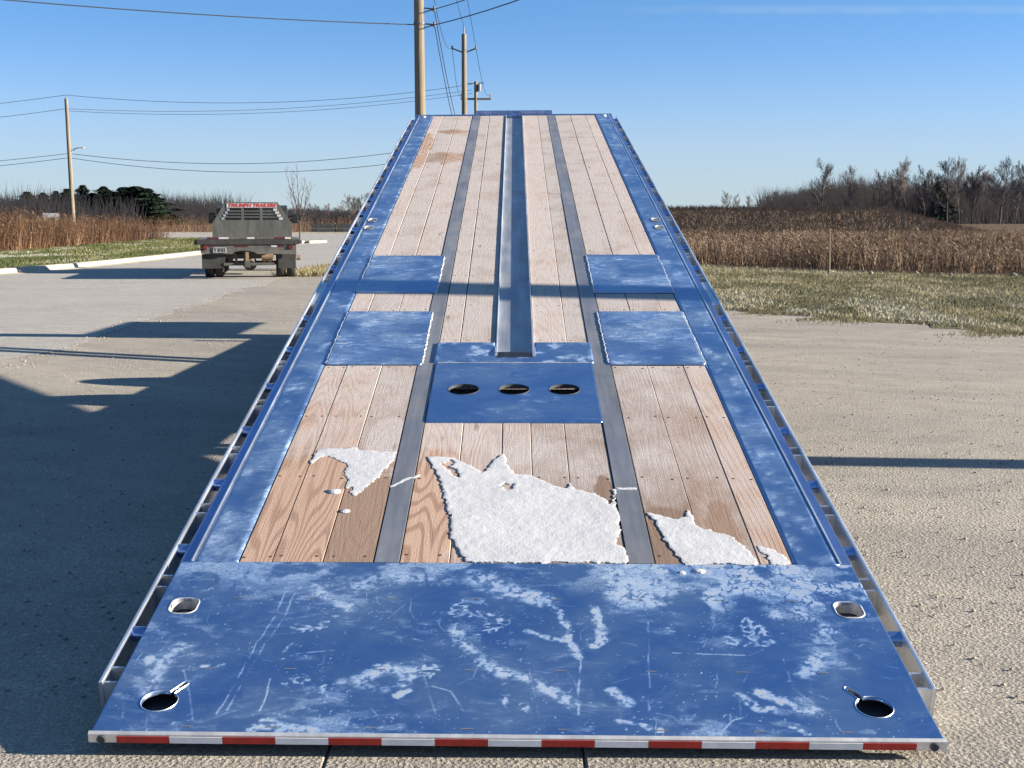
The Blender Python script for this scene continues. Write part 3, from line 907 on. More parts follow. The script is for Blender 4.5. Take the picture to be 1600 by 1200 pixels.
# --- long plates along both sides
for s in (-1, 1):
    a, b = sorted((s * 1.008, s * 1.172))
    def side_scuff(U, V, s=s):
        n3 = fbm(U * 8, V * 5 + 3, 160 + s, 4)
        reg = smooth(V + (n3 - 0.5) * 1.2, 2.2, 1.2) * (1.0 if s > 0 else 0.35)
        return np.maximum(reg * smooth(np.abs(fbm(U * 26, V * 16, 170, 3) - 0.5), 0.01, 0.06) * 0.55 * smooth(n3, 0.35, 0.6),
                          smooth(fbm(U * 16, V * 9, 180 + s, 5, 0.68), 0.52, 0.82) * 0.34 * (0.4 + 0.6 * smooth(fbm(U * 50, V * 50, 185, 3), 0.35, 0.6)) + 0.02 + 0.07 * smooth(n3, 0.4, 0.65))
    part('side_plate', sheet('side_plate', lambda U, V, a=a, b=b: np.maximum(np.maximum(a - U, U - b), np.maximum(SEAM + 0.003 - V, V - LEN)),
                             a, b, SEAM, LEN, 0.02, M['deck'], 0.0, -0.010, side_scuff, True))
    # folded edge: a bright bead and a slightly lower sky-tinted flange
    a, b = sorted((s * 1.1735, s * 1.181))
    dpart('edge_bead', MB().box(a, b, SEAM + 0.004, LEN, -0.01, 0.0035, 0.0015), 'galv')
    a, b = sorted((s * 1.1815, s * 1.222))
    dpart('edge_flange', MB().box(a, b, SEAM + 0.004, LEN, -0.11, -0.006, 0.003), 'edge')
    # tie slots in pairs further up
    for v in (6.64, 6.92):
        mb = MB()
        n = 20
        for k in range(n):
            t = 2 * math.pi * k / n
            cx, cy = s * 1.125 + math.copysign(abs(math.cos(t)) ** 0.6, math.cos(t)) * 0.038, v + math.copysign(abs(math.sin(t)) ** 0.6, math.sin(t)) * 0.062
            mb.v += [(cx, cy, 0.006), (s * 1.125 + (cx - s * 1.125) * 0.72, v + (cy - v) * 0.78, 0.004), (s * 1.125 + (cx - s * 1.125) * 0.7, v + (cy - v) * 0.76, 0.001)]
        for k in range(n):
            k2 = (k + 1) % n
            for j in range(2):
                mb.f.append((k * 3 + j, k2 * 3 + j, k2 * 3 + j + 1, k * 3 + j + 1))
        o = dpart('tie_ring', mb, 'alu', None, True)
        mb = MB().box(s * 1.125 - 0.024, s * 1.125 + 0.024, v - 0.044, v + 0.044, -0.004, 0.0015)
        dpart('slot_shade', mb, 'hole', o)

# --- rub rails: outer bar, stake pockets and spools between
for s in (-1, 1):
    a, b = sorted((s * 1.264, s * 1.277))
    rail = dpart('rub_rail', MB().box(a, b, 0.265, LEN - 0.12, -0.105, -0.004, 0.003), 'galv')
    k = 0
    while True:
        v = 0.268 + 0.6096 * k
        if v + 0.1 > LEN - 0.1:
            break
        k += 1
        gap = 4.35 < v < 4.75
        a, b = sorted((s * 1.2225, s * 1.2635))
        if not gap:
            for dv in (0.0, 0.083):
                dpart('pocket_wall', MB().box(a, b, v + dv, v + dv + 0.008, -0.105, -0.008), 'galv', rail)
            vs = v + 0.332
            if vs + 0.03 < LEN - 0.12:
                mb = MB().tube((a, vs, -0.034), (b, vs, -0.034), 0.026, None, 14)
                dpart('spool', mb, 'edge', rail, True)
        else:
            mb = MB().box(a, b, v - 0.02, v + 0.52, -0.10, -0.012, 0.003)
            dpart('closed_section', mb, 'galv', rail)

# --- planks
GAP = 0.0022
plank_n = 0
SCREWS = []
def plank(u0, u1, v0, v1, jog=0.0):
    global plank_n
    r = random.Random(plank_n * 17 + 3)
    plank_n += 1
    z = -0.0012 + r.uniform(-0.0012, 0.0006)
    n = 1
    mb = MB()
    a, b = u0 + GAP * r.uniform(0.3, 1.2), u1 - GAP * r.uniform(0.3, 1.2)
    segs = max(1, int((v1 - v0) / 1.2))
    rows = []
    for k in range(segs + 1):                        # slightly crooked edges
        v = v0 + (v1 - v0) * k / segs
        e0, e1 = (r.uniform(0, 0.002), r.uniform(0, 0.002)) if 0 < k < segs else (0, 0)
        zz = z + r.uniform(-0.0004, 0.0004)
        c = 0.002
        rows.append([(a + e0, v, -0.045), (a + e0, v, zz - c), (a + e0 + c, v, zz), (b - e1 - c, v, zz), (b - e1, v, zz - c), (b - e1, v, -0.045)])
    for row in rows:
        mb.v += row
    for k in range(segs):
        for j in range(6):
            j2 = (j + 1) % 6
            mb.f.append((k * 6 + j, k * 6 + j2, (k + 1) * 6 + j2, (k + 1) * 6 + j))
    mb.f.append((0, 1, 2, 3, 4, 5))
    mb.f.append(tuple(segs * 6 + j for j in reversed(range(6))))
    dpart('plank', mb, 'wood')
    w = u1 - u0
    v = v0 + 0.05
    while v < v1:
        for f in (0.16, 0.84):
            SCREWS.append((u0 + w * f + r.uniform(-0.01, 0.01), v + r.uniform(-0.015, 0.015), z))
        v += 0.72
C_L = [-1.005, -0.885, -0.700, -0.515]
C_R = [0.508, 0.698, 0.888, 1.005]
for C in (C_L, C_R):
    for i in range(3):
        plank(C[i], C[i + 1], SEAM + 0.004, 3.302)
        plank(C[i], C[i + 1], 4.312, 4.732)
        if C is C_R:
            plank(C[i], C[i + 1], 5.748, 11.25)
            plank(C[i], C[i + 1], 11.262, LEN - 0.03)
        else:
            plank(C[i], C[i + 1], 5.722, LEN - 0.03)
MID = [-0.420, -0.238, -0.056, 0.073, 0.229, 0.408]
for i in range(5):
    plank(MID[i], MID[i + 1], SEAM + 0.004, 2.462)
for a, b, sp in ((-0.420, -0.305, 9.2), (-0.305, -0.104, None), (0.104, 0.291, None), (0.291, 0.410, 8.0)):
    plank(a, b, 3.692, LEN - 0.03) if sp is None else (plank(a, b, 3.692, sp), plank(a, b, sp + 0.008, LEN - 0.03))
mb = MB()
for (u, v, z) in SCREWS:
    mb.lathe([(z + 0.0004, 0.007), (z + 0.001, 0.005), (z + 0.0008, 0.0)], 'z', (u, v, 0), 7)
o = dpart('plank_screws', mb, 'screw')
o['kind'] = 'stuff'

# --- steel strips between the plank columns
for a, b in ((-0.512, -0.423), (0.411, 0.505)):
    for v0, v1 in ((SEAM + 0.003, 3.30), (3.302, 7.02), (7.024, LEN - 0.02)):
        dpart('steel_strip', MB().box(a, b, v0, v1, -0.02, 0.0008 if v0 > 5 else 0.0012, 0.0008), 'strip')

# --- cover plates lying over the hinge zone, with weld beads along the edges
def weld(pts, parent, r=0.005, seed=1):
    rr = random.Random(seed)
    mb = MB()
    for (ax, ay), (bx, by) in zip(pts[:-1], pts[1:]):
        n = max(2, int(math.hypot(bx - ax, by - ay) / 0.022))
        prev = None
        for k in range(n + 1):
            t = k / n
            p = (ax + (bx - ax) * t + rr.uniform(-0.004, 0.004), ay + (by - ay) * t, 0.003)
            if prev:
                mb.tube(prev, p, r * rr.uniform(0.7, 1.2), r, 6)
            prev = p
    dpart('weld_bead', mb, 'alu', parent, True)
def plate_scuff(U, V):
    n = fbm(U * 5 + 3, V * 5, 220, 4)
    w = fbm(U * 10 + 30 + 2 * n, V * 34 + 6 * n, 230, 5, 0.72)
    return 0.05 + 0.09 * smooth(n, 0.35, 0.65) + 0.5 * smooth(w, 0.56, 0.80) * smooth(n, 0.4, 0.65)
for (u0, u1, v0, v1) in ((-1.004, -0.492, 3.310, 4.306), (-1.006, -0.494, 4.738, 5.716), (0.496, 1.008, 3.310, 4.306), (0.506, 1.012, 4.738, 5.742)):
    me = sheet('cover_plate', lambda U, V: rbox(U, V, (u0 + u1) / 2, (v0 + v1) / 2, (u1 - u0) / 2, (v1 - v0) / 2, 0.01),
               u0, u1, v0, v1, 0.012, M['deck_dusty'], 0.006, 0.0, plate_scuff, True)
    cp = part('cover_plate', me)
    weld([(u0 if u0 > 0 else u1, v0 + 0.02), (u0 if u0 > 0 else u1, v1 - 0.02)], cp, 0.005, int(v0 * 10))
    weld([(u1 if u0 > 0 else u0, v0 + 0.02), (u1 if u0 > 0 else u0, v1 - 0.02)], cp, 0.004, int(v0 * 11))
# perforated centre plate and the dusty band above it
def perf_sdf(U, V):
    d = rbox(U, V, -0.004, 2.900, 0.413, 0.430, 0.008)
    for c in (-0.255, -0.004, 0.248):
        d = np.maximum(d, 0.0765 - np.hypot(U - c, V - 2.911))
    return d
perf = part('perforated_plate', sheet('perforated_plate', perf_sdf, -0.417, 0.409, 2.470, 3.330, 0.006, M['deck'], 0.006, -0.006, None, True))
for c in (-0.255, -0.004, 0.248):
    mb = MB().lathe([(-0.007, 0.0755), (0.007, 0.0755), (0.008, 0.077), (0.006, 0.079)], 'z', (c, 2.911, 0), 40)
    dpart('hole_sleeve', mb, 'frame', perf, True)
dpart('cross_shaft', MB().tube((-0.5, 2.905, -0.055), (0.5, 2.905, -0.055), 0.022, None, 16), 'galv', perf, True)
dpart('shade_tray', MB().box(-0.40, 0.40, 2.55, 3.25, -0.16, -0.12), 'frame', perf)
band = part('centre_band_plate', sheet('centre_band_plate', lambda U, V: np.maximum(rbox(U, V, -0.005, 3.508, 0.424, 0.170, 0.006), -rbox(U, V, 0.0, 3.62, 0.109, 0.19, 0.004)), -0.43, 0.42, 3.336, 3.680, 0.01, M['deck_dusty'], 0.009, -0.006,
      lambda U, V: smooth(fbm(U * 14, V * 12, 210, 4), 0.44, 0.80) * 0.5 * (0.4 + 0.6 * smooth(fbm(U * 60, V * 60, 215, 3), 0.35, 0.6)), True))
weld([(-0.41, 3.338), (0.41, 3.338)], band, 0.004, 5)

# --- winch channel up the middle with the cable roller at its low end
mb = MB()
mb.box(-0.096, 0.096, 3.50, LEN - 0.05, -0.033, -0.027)
ch = dpart('winch_channel', mb, 'channel')
for a, b in ((-0.1035, -0.0965), (0.0965, 0.1035)):
    dpart('channel_wall', MB().box(a, b, 3.50, LEN - 0.05, -0.055, 0.009, 0.002), 'galv', ch)
dpart('channel_end', MB().prism([(3.499, -0.024), (3.499, -0.03), (3.478, -0.03), (3.478, -0.020)], 'x', -0.095, 0.095), 'channel', ch)
rol = dpart('cable_roller', MB().tube((-0.094, 3.462, 0.004), (0.094, 3.462, 0.004), 0.019, None, 20), 'roller', ch, True)
for a, b in ((-0.108, -0.097), (0.097, 0.108)):
    dpart('roller_cheek', MB().prism([(3.43, 0.0), (3.60, 0.0), (3.60, 0.011), (3.48, 0.020), (3.435, 0.018)], 'x', a, b), 'galv', ch)
dpart('end_lip', MB().box(-0.098, 0.098, 3.418, 3.432, 0.009, 0.013), 'roller', ch)

# --- front edge
dpart('front_sill', MB().box(-1.225, 1.225, LEN + 0.002, LEN + 0.06, -0.12, 0.006, 0.004), 'edge')
dpart('front_header', MB().box(-0.475, 0.475, LEN + 0.062, LEN + 0.12, -0.12, 0.045, 0.004), 'edge')
for u in (-1.12, 1.12):
    dpart('front_lug', MB().tube((u, LEN - 0.10, 0.0), (u, LEN - 0.10, 0.012), 0.03, 0.024, 12), 'alu', None, True)

# --- frame under the deck
for s in (-1, 1):
    a, b = sorted((s * 0.40, s * 0.52))
    dpart('main_beam', MB().prism([(a, -0.05), (b, -0.05), (b, -0.07), (s * 0.467, -0.07), (s * 0.467, -0.22), (b, -0.22), (b, -0.24), (a, -0.24), (a, -0.22), (s * 0.453, -0.22), (s * 0.453, -0.07), (a, -0.07)], 'y', 3.8, LEN), 'frame')
for s in (-1, 1):
    a, b = sorted((s * 1.205, s * 1.213))
    dpart('tail_side', MB().box(a, b, 0.06, SEAM + 2.0, -0.05, -0.0115), 'galv')  # rear side plate, added deep enough to block sun leaking through the keyholes
dpart('keyhole_shade_sheet', MB().box(-1.2, 1.2, 0.06, SEAM + 2.0, -0.05, -0.045), 'frame')  # dark sheet added under the rear plate so its holes look shaded
dpart('sun_slit_blocker', MB().box(-1.165, 1.165, 3.285, LEN - 0.01, -0.0463, -0.0454), 'frame')  # unseen sheet added to stop sun slits between plank ends and cover plates
for k in range(20):
    v = 1.7 + 0.6 * k
    dpart('crossmember', MB().box(-1.21, 1.21, v, v + 0.05, -0.12 if v > 3.3 else -0.06, -0.0515 if v < 3.3 else -0.0470), 'frame')

# --- level running gear that carries the tilted deck
def low(name, mb, mat, parent=None, sm=False):
    return link(name, mb.mesh(name, M[mat], sm), parent or trailer)
# (x, y measured from the trailer's rear, z from the ground)
for s in (-1, 1):
    low('chassis_beam', MB().box(s * 0.45 - 0.06, s * 0.45 + 0.06, 4.6, 13.2, 0.45, 0.62), 'frame')
    low('side_frame', MB().box(s * 1.14 - 0.05, s * 1.14 + 0.05, 5.0, 12.9, 0.40, 0.60), 'frame')
for y in (4.9, 6.2, 7.6, 9.0, 10.4, 11.7, 12.8):
    low('chassis_cross', MB().box(-1.09, 1.09, y, y + 0.09, 0.46, 0.57), 'frame')
tyre = [(-0.13, 0.27), (-0.14, 0.33), (-0.13, 0.385), (-0.10, 0.405), (0.10, 0.405), (0.13, 0.385), (0.14, 0.33), (0.13, 0.27), (-0.13, 0.27)]
rimp = [(-0.12, 0.275), (-0.11, 0.23), (0.03, 0.20), (0.05, 0.10), (0.05, 0.0)]
ty_me = MB().lathe(tyre, 'x').mesh('tyre', M['rubber'], True)
ri_me = MB().lathe(rimp, 'x').mesh('rim', M['rim'], True)
for y in (5.9, 7.1, 8.3):
    low('axle', MB().tube((-1.0, y, 0.40), (1.0, y, 0.40), 0.06, None, 12), 'frame', None, True)
    for s in (-1, 1):
        for x in (0.82, 1.12):
            t = link('tyre', ty_me, trailer, (s * x, y, 0.405))
            link('rim', ri_me, t, (0, 0, 0), (0, 0, 0 if s > 0 else math.pi))
for s in (-1, 1):
    pr = []
    for k in range(13):
        a = math.pi * k / 12
        pr.append((7.1 - 1.85 * math.cos(a) if abs(math.cos(a)) > 0.25 else 7.1 - 1.85 * math.cos(a), 0.56 + 0.30 * min(1, math.sin(a) * 1.4)))
    out_ = pr + [(y, z - 0.02) for y, z in reversed(pr)]
    if s > 0:
        low('fender', MB().prism(out_, 'x', 0.70, 1.26), 'galv')
low('lift_tower', MB().box(-0.62, 0.62, 12.55, 12.85, 0.62, 1.75).box(-0.62, -0.50, 12.55, 12.85, 1.75, 2.45).box(0.50, 0.62, 12.55, 12.85, 1.75, 2.45), 'frame')
low('gooseneck', MB().box(-0.5, 0.5, 12.9, 15.0, 1.15, 1.45).box(-0.4, 0.4, 12.9, 13.1, 0.45, 1.15), 'frame')
for s in (-1, 1):
    low('lift_cylinder', MB().tube((s * 0.30, 9.6, 0.60), (s * 0.30, 11.7, 2.30), 0.06, None, 12), 'galv', None, True)
    low('landing_leg', MB().box(s * 0.72 - 0.06, s * 0.72 + 0.06, 12.2, 12.32, 0.03, 0.9).box(s * 0.72 - 0.14, s * 0.72 + 0.14, 12.12, 12.40, 0.0, 0.03), 'frame')

# --- crusts of old snow left on the planks
def snow_patch(poly, holes, label, th=0.012, seed=1, step=0.005, noise=0.024):
    def sdf(U, V):
        nu = (fbm(U * 40, V * 40, 300 + seed, 3, 0.55) - 0.5) * noise * 1.0 + (fbm(U * 7, V * 7, 310 + seed, 2) - 0.5) * 0.02 * (noise / 0.024)
        nv = (fbm(U * 40 + 50, V * 40, 320 + seed, 3, 0.55) - 0.5) * noise * 1.0 + (fbm(U * 7 + 9, V * 7, 330 + seed, 2) - 0.5) * 0.03 * (noise / 0.024)
        d = poly_sdf(U + nu, V + nv, poly)
        for h in holes:
            d = np.maximum(d, -poly_sdf(U + nu, V + nv, h))
        return d
    us, vs = [p[0] for p in poly], [p[1] for p in poly]
    def top(U, V, d):
        edge = smooth(-d, -0.004, 0.006)
        return -0.001 + th * 0.30 * (0.55 + 0.45 * edge) + 0.0022 * (fbm(U * 30, V * 30, 340 + seed, 4, 0.6) - 0.5) * edge
    me = sheet('snow_crust', sdf, min(us) - 0.03, max(us) + 0.03, min(vs) - 0.03, max(vs) + 0.03, step, M['snow'], top, -0.006, None, True)
    me.shade_smooth()
    me.set_sharp_from_angle(angle=R(35))
    o = link('snow_crust', me, None, (TX, TY, TZ), (TILT, 0, R(-0.08)))
    return tag(o, label, 'snow', 'snow left on the planks')
snow_patch(SA, [], 'small ragged triangle of white snow on the left plank column', 0.010, 1)
snow_patch(SB, [SBH, SBH2], 'largest white snow crust, on the middle planks above the rear plate', 0.014, 2)
snow_patch(SC, [], 'wedge of white snow on the right plank column', 0.012, 3)
snow_patch(SD, [], 'smallest white snow wedge at the outer right plank corner', 0.011, 4)
snow_patch(SE, [], 'thin white line of snow across the right steel strip', 0.010, 5, 0.003, 0.008)
snow_patch(SF, [], 'thin slanting trail of snow across the left steel strip', 0.009, 6, 0.003, 0.010)
DM = Matrix.Translation((TX, TY, TZ)) @ Matrix.Rotation(TILT, 4, 'X')
for i, (u, v, r_, lb) in enumerate(((-0.738, 1.68, 0.022, 'small lump of snow just below the left snow triangle'), (-0.67, 1.49, 0.016, 'tiny lump of snow on the dark left plank'),
                                    (0.597, 0.988, 0.012, 'left one of two snow crumbs on the rear plate seam'), (0.66, 0.999, 0.017, 'right one of two snow crumbs on the rear plate seam'))):
    rr = random.Random(i)
    mb = MB()
    for ring, (z, k) in enumerate(((-0.004, 0.95), (0.08 * r_, 1.0), (0.25 * r_, 0.75), (0.34 * r_, 0.3))):
        for j in range(10):
            a = 2 * math.pi * j / 10
            q = r_ * k * rr.uniform(0.75, 1.25)
            mb.v.append((q * math.cos(a) * 1.3, q * math.sin(a), z * rr.uniform(0.9, 1.1)))
    for ring in range(3):
        for j in range(10):
            j2 = (j + 1) % 10
            mb.f.append((ring * 10 + j, ring * 10 + j2, ring * 10 + 10 + j2, ring * 10 + 10 + j))
    mb.f.append(tuple(30 + j for j in range(10)))
    o = link('snow_lump', mb.mesh('snow_lump', M['snow'], True))
    o.location = DM @ Vector(warp(u, v, 0.0))
    o.rotation_euler = (TILT, 0, 0)
    tag(o, lb, 'snow', 'loose snow lumps')

# ------------------------------------------------------------------ the flatbed truck parked on the road
def grimy():
    m = NT('truck_bed_grey')
    p = m.obj()
    f = m.noise(m.map(p, (7, 7, 1.6)), 1.0, 6, 0.7)
    g = m.noise(p, 2.6, 5, 0.65)
    c = m.mix(m.ramp(f, 0.3, 0.7), (0.066, 0.068, 0.060), (0.118, 0.12, 0.106))
    c = m.mix(m.ramp(g, 0.45, 0.7, 0, 0.7), c, (0.085, 0.075, 0.058))
    c = m.mix(m.ramp(m.noise(p, 16.0, 3), 0.62, 0.72, 0, 0.6), c, (0.05, 0.042, 0.034))
    return m.out(c, 0.6, 0.25)
M['truck_grey'] = grimy()
M['truck_dirty'] = plain('dirty_steel', (0.085, 0.08, 0.07), 0.75, 0.15, 0.35, 4)
M['truck_dark'] = plain('underbody_black', (0.03, 0.029, 0.027), 0.8, 0.1, 0.3, 5)
M['glass'] = plain('dark_glass', (0.012, 0.014, 0.016), 0.08, 0.0, 0.1)
M['paint'] = plain('cab_paint', (0.04, 0.042, 0.042), 0.3, 0.2, 0.1)
M['sign_white'] = plain('sign_white', (0.42, 0.40, 0.40), 0.5, 0, 0.05)
M['sign_red'] = plain('sign_red', (0.33, 0.03, 0.03), 0.5, 0, 0.1)
M['lamp_red'] = plain('lamp_red', (0.075, 0.015, 0.014), 0.3, 0, 0.2, 15)
M['lamp_amber'] = plain('lamp_amber', (0.55, 0.50, 0.38), 0.4, 0, 0.2, 15)
M['plate_white'] = plain('plate_white', (0.25, 0.255, 0.25), 0.5, 0, 0.2, 15)
M['rust'] = plain('rusty_hitch', (0.22, 0.15, 0.09), 0.8, 0.2, 0.3, 10)
truck = thing('flatbed_truck', 'grey flatbed truck with slotted headboard parked on road, seen from behind', 'truck', (-6.55, 32.0, 0.0), R(9.5))
def tp(name, mb, mat, parent=None, sm=False):
    return link(name, mb.mesh(name, M[mat], sm), parent or truck)
def text(name, s, size, loc, mat, parent, shear=0.0, bold=0.0, rot=(math.pi / 2, 0, 0), width=None):
    cu = bpy.data.curves.new(name, 'FONT')
    cu.body = s
    cu.size = size
    cu.shear = shear
    cu.offset = bold
    cu.extrude = 0.002
    cu.align_x = 'CENTER'
    cu.align_y = 'CENTER'
    tmp = bpy.data.objects.new(name, cu)
    COL.objects.link(tmp)
    bpy.context.view_layer.update()
    me = bpy.data.meshes.new_from_object(tmp.evaluated_get(bpy.context.evaluated_depsgraph_get()))
    bpy.data.objects.remove(tmp)
    me.materials.clear()
    me.materials.append(M[mat])
    o = link(name, me, parent, loc, rot)
    if width:
        xs = [v.co.x for v in me.vertices]
        k = width / (max(xs) - min(xs))
        o.scale = (k, 1, 1)
    return o
W2 = 1.225
# bed
tp('bed', MB().box(-W2, W2, 0.0, 3.3, 0.90, 1.00, 0.008), 'truck_grey')
tp('bed_edge', MB().box(-W2 - 0.02, W2 + 0.02, -0.03, -0.002, 0.865, 0.99, 0.006), 'truck_dark')
tp('side_rail', MB().box(-W2 - 0.09, -W2 - 0.001, 0.0, 3.3, 0.86, 0.97, 0.01), 'truck_dark')
tp('side_rail', MB().box(W2 + 0.001, W2 + 0.05, 0.0, 3.3, 0.88, 0.97, 0.01), 'truck_dark')
# rear apron with arch for the hitch
ap_ = [(-1.17, 0.86), (-1.17, 0.64), (-0.50, 0.63)]
for k in range(9):
    a = math.pi * (1 - k / 8)
    ap_.append((-0.10 + 0.30 * math.cos(a), 0.63 + 0.08 * math.sin(a)))
ap_ += [(1.17, 0.62), (1.17, 0.86)]
apron = tp('rear_apron', MB().prism(ap_, 'y', 0.0, 0.03), 'truck_dirty')
for x, w_, c in ((-0.98, 0.34, 'lamp_red'), (-0.17, 0.30, 'lamp_red'), (0.62, 0.14, 'sign_white'), (0.80, 0.12, 'lamp_red')):
    tp('marker_strip', MB().box(x - w_ / 2, x + w_ / 2, -0.006, 0.0, 0.80, 0.845), c, apron)
tp('tail_lamp', MB().lathe([(-0.03, 0.0), (-0.03, 0.05), (-0.012, 0.062), (0.0, 0.062)], 'y', (1.03, 0, 0.80), 20), 'lamp_red', apron, True)
tp('tail_lamp', MB().lathe([(-0.03, 0.0), (-0.03, 0.05), (-0.012, 0.062), (0.0, 0.062)], 'y', (-1.06, 0, 0.79), 20), 'lamp_red', apron, True)
pl_ = tp('number_plate', MB().box(-0.86, -0.53, -0.024, -0.016, 0.665, 0.80), 'plate_white', apron)
text('plate_lettering', 'Y 8651', 0.12, (-0.695, -0.026, 0.725), 'truck_dark', apron, 0, 0.004, width=0.27)
# reflective strip along the headboard foot
for k, (x0, x1, c) in enumerate(((-1.0, -0.72, 'lamp_red'), (-0.72, -0.48, 'sign_white'), (-0.48, -0.03, 'truck_dirty'), (-0.03, 0.15, 'sign_white'), (0.15, 0.62, 'truck_dirty'), (0.62, 0.90, 'lamp_red'), (0.90, 1.04, 'lamp_amber'))):
    tp('strip_segment', MB().box(x0 + 0.001, x1 - 0.001, -0.012, -0.001, 1.002, 1.045), c)
# headboard: trapezoid plate with three columns of slots, built from bars
HY = 3.05
T = (1.94, 0.70)          # top z, half width there
Bz, Bw = 1.36, 1.06
def hw(z):
    return Bw + (T[1] - Bw) * (z - Bz) / (T[0] - Bz)
hb = tp('headboard', MB().prism([(-1.06, 1.0), (1.06, 1.0), (1.06, Bz), (hw(1.46), 1.46), (-hw(1.46), 1.46), (-1.06, Bz)], 'y', HY, HY + 0.05), 'truck_grey')
tp('top_rail', MB().prism([(-hw(1.78), 1.78), (hw(1.78), 1.78), (T[1], 1.92), (T[1], T[0]), (-T[1], T[0]), (-T[1], 1.92)], 'y', HY, HY + 0.05), 'truck_grey', hb)
for s in (-1, 1):
    q = sorted([(s * hw(1.46), 1.46), (s * hw(1.78), 1.78)])
    i0 = 0.62
    tp('side_post', MB().prism([(s * hw(1.4601), 1.4601), (s * (hw(1.46) - 0.28), 1.4601), (s * (hw(1.78) - 0.16), 1.7799), (s * hw(1.7799), 1.7799)], 'y', HY, HY + 0.05), 'truck_grey', hb)
    tp('mullion', MB().box(s * 0.245 - 0.035, s * 0.245 + 0.035, HY + 0.001, HY + 0.049, 1.4601, 1.7799), 'truck_grey', hb)
for k in range(1, 4):
    z = 1.46 + 0.32 * k / 4
    w_ = hw(z) - 0.22 + 0.03 * k
    tp('louvre', MB().box(-w_, w_, HY + 0.004, HY + 0.044, z - 0.016, z + 0.016, 0.004), 'truck_grey', hb)
for k in range(4):
    z = 1.50 + 0.08 * k
    x = hw(z) - 0.20
    tp('reflector', MB().box(x - 0.05, x + 0.05, HY - 0.008, HY - 0.002, z - 0.03, z + 0.03), 'sign_white', hb)
    tp('bracket', MB().box(-x - 0.035, -x + 0.035, HY - 0.012, HY - 0.002, z - 0.026, z + 0.026), 'galv', hb)
sg = tp('sign_board', MB().box(-0.665, 0.665, HY - 0.012, HY - 0.001, 1.795, 1.905), 'sign_white', hb)
text('sign_lettering', 'TRIUMPH TRAILERS', 0.115, (0, HY - 0.014, 1.851), 'sign_red', hb, 0.25, 0.006, width=1.28)
# cab ahead of the headboard
cab = [(3.25, 0.75), (3.25, 1.80), (3.40, 1.86), (4.55, 1.86), (5.05, 1.38), (6.2, 1.22), (6.35, 0.95), (6.35, 0.5), (3.4, 0.5)]
cb = tp('cab', MB().prism(cab, 'x', -0.94, 0.94), 'paint')
tp('rear_window', MB().prism([(-0.84, 1.30), (0.84, 1.30), (0.74, 1.78), (-0.74, 1.78)], 'y', 3.243, 3.2485), 'glass', cb)
for s in (-1, 1):
    m_ = tp('mirror', MB().box(s * 1.15 - 0.085, s * 1.15 + 0.085, 4.45, 4.55, 1.36, 1.66, 0.02), 'truck_dark', cb)
    tp('mirror_glass', MB().box(s * 1.15 - 0.065, s * 1.15 + 0.065, 4.440, 4.449, 1.38, 1.63), 'glass', m_)
    tp('mirror_arm', MB().tube((s * 0.93, 4.5, 1.42), (s * 1.10, 4.5, 1.45), 0.018, None, 8).tube((s * 0.93, 4.5, 1.56), (s * 1.10, 4.5, 1.56), 0.018, None, 8), 'truck_dark', m_)
# chassis, axle, flaps, wheels, hitch
for s in (-1, 1):
    tp('frame_rail', MB().box(s * 0.42 - 0.04, s * 0.42 + 0.04, 0.05, 6.0, 0.62, 0.82), 'truck_dark')
    xa, xb = (-1.15, -0.58) if s < 0 else (0.72, 1.15)
    tp('mud_flap', MB().box(xa, xb, 0.12, 0.135, 0.27, 0.63), 'truck_dark')
    tp('wheel_well', MB().box(s * 0.86 - 0.30, s * 0.86 + 0.30, 0.3, 2.2, 0.80, 0.86), 'truck_dark')
    tp('step_box', MB().box(s * 1.0 - 0.16, s * 1.0 + 0.16, 2.3, 3.1, 0.42, 0.78, 0.01), 'truck_dirty')
axl = tp('rear_axle', MB().tube((-1.0, 1.25, 0.37), (1.0, 1.25, 0.37), 0.055, None, 12), 'truck_dark', None, True)
tp('differential', MB().lathe([(-0.17, 0.0), (-0.14, 0.12), (0.0, 0.185), (0.14, 0.12), (0.17, 0.0)], 'y', (-0.02, 1.22, 0.36), 18), 'truck_dirty', axl, True)
for s in (-1, 1):
    tp('leaf_spring', MB().box(s * 0.50 - 0.035, s * 0.50 + 0.035, 0.6, 1.9, 0.42, 0.49), 'truck_dirty', axl)
    tp('shock', MB().tube((s * 0.34, 1.05, 0.36), (s * 0.40, 0.8, 0.75), 0.03, None, 8), 'rust', axl)
hit = tp('hitch', MB().box(-0.62, 0.62, 0.10, 0.18, 0.34, 0.41).box(-0.10, 0.02, -0.02, 0.11, 0.30, 0.46), 'truck_dirty')
tp('hitch_plate', MB().box(-0.08, 0.0, 0.02, 0.10, 0.46, 0.68), 'rust', hit)
tp('spare_tank', MB().tube((0.30, 0.5, 0.56), (0.58, 0.5, 0.56), 0.12, None, 16), 'rust', None, True)
tp('cross_brace', MB().box(-0.60, 0.60, 0.45, 0.52, 0.50, 0.60), 'truck_dirty')
tp('fuel_cap', MB().tube((1.17, 0.6, 0.52), (1.26, 0.6, 0.52), 0.07, None, 14), 'rust', None, True)
tw = [(-0.105, 0.22), (-0.115, 0.29), (-0.105, 0.345), (-0.08, 0.365), (0.08, 0.365), (0.105, 0.345), (0.115, 0.29), (0.105, 0.22), (-0.105, 0.22)]
tr = [(-0.10, 0.225), (-0.09, 0.19), (0.04, 0.16), (0.05, 0.06), (0.05, 0.0)]
tw_me, tr_me = MB().lathe(tw, 'x').mesh('tyre', M['rubber'], True), MB().lathe(tr, 'x').mesh('rim', M['rim'], True)
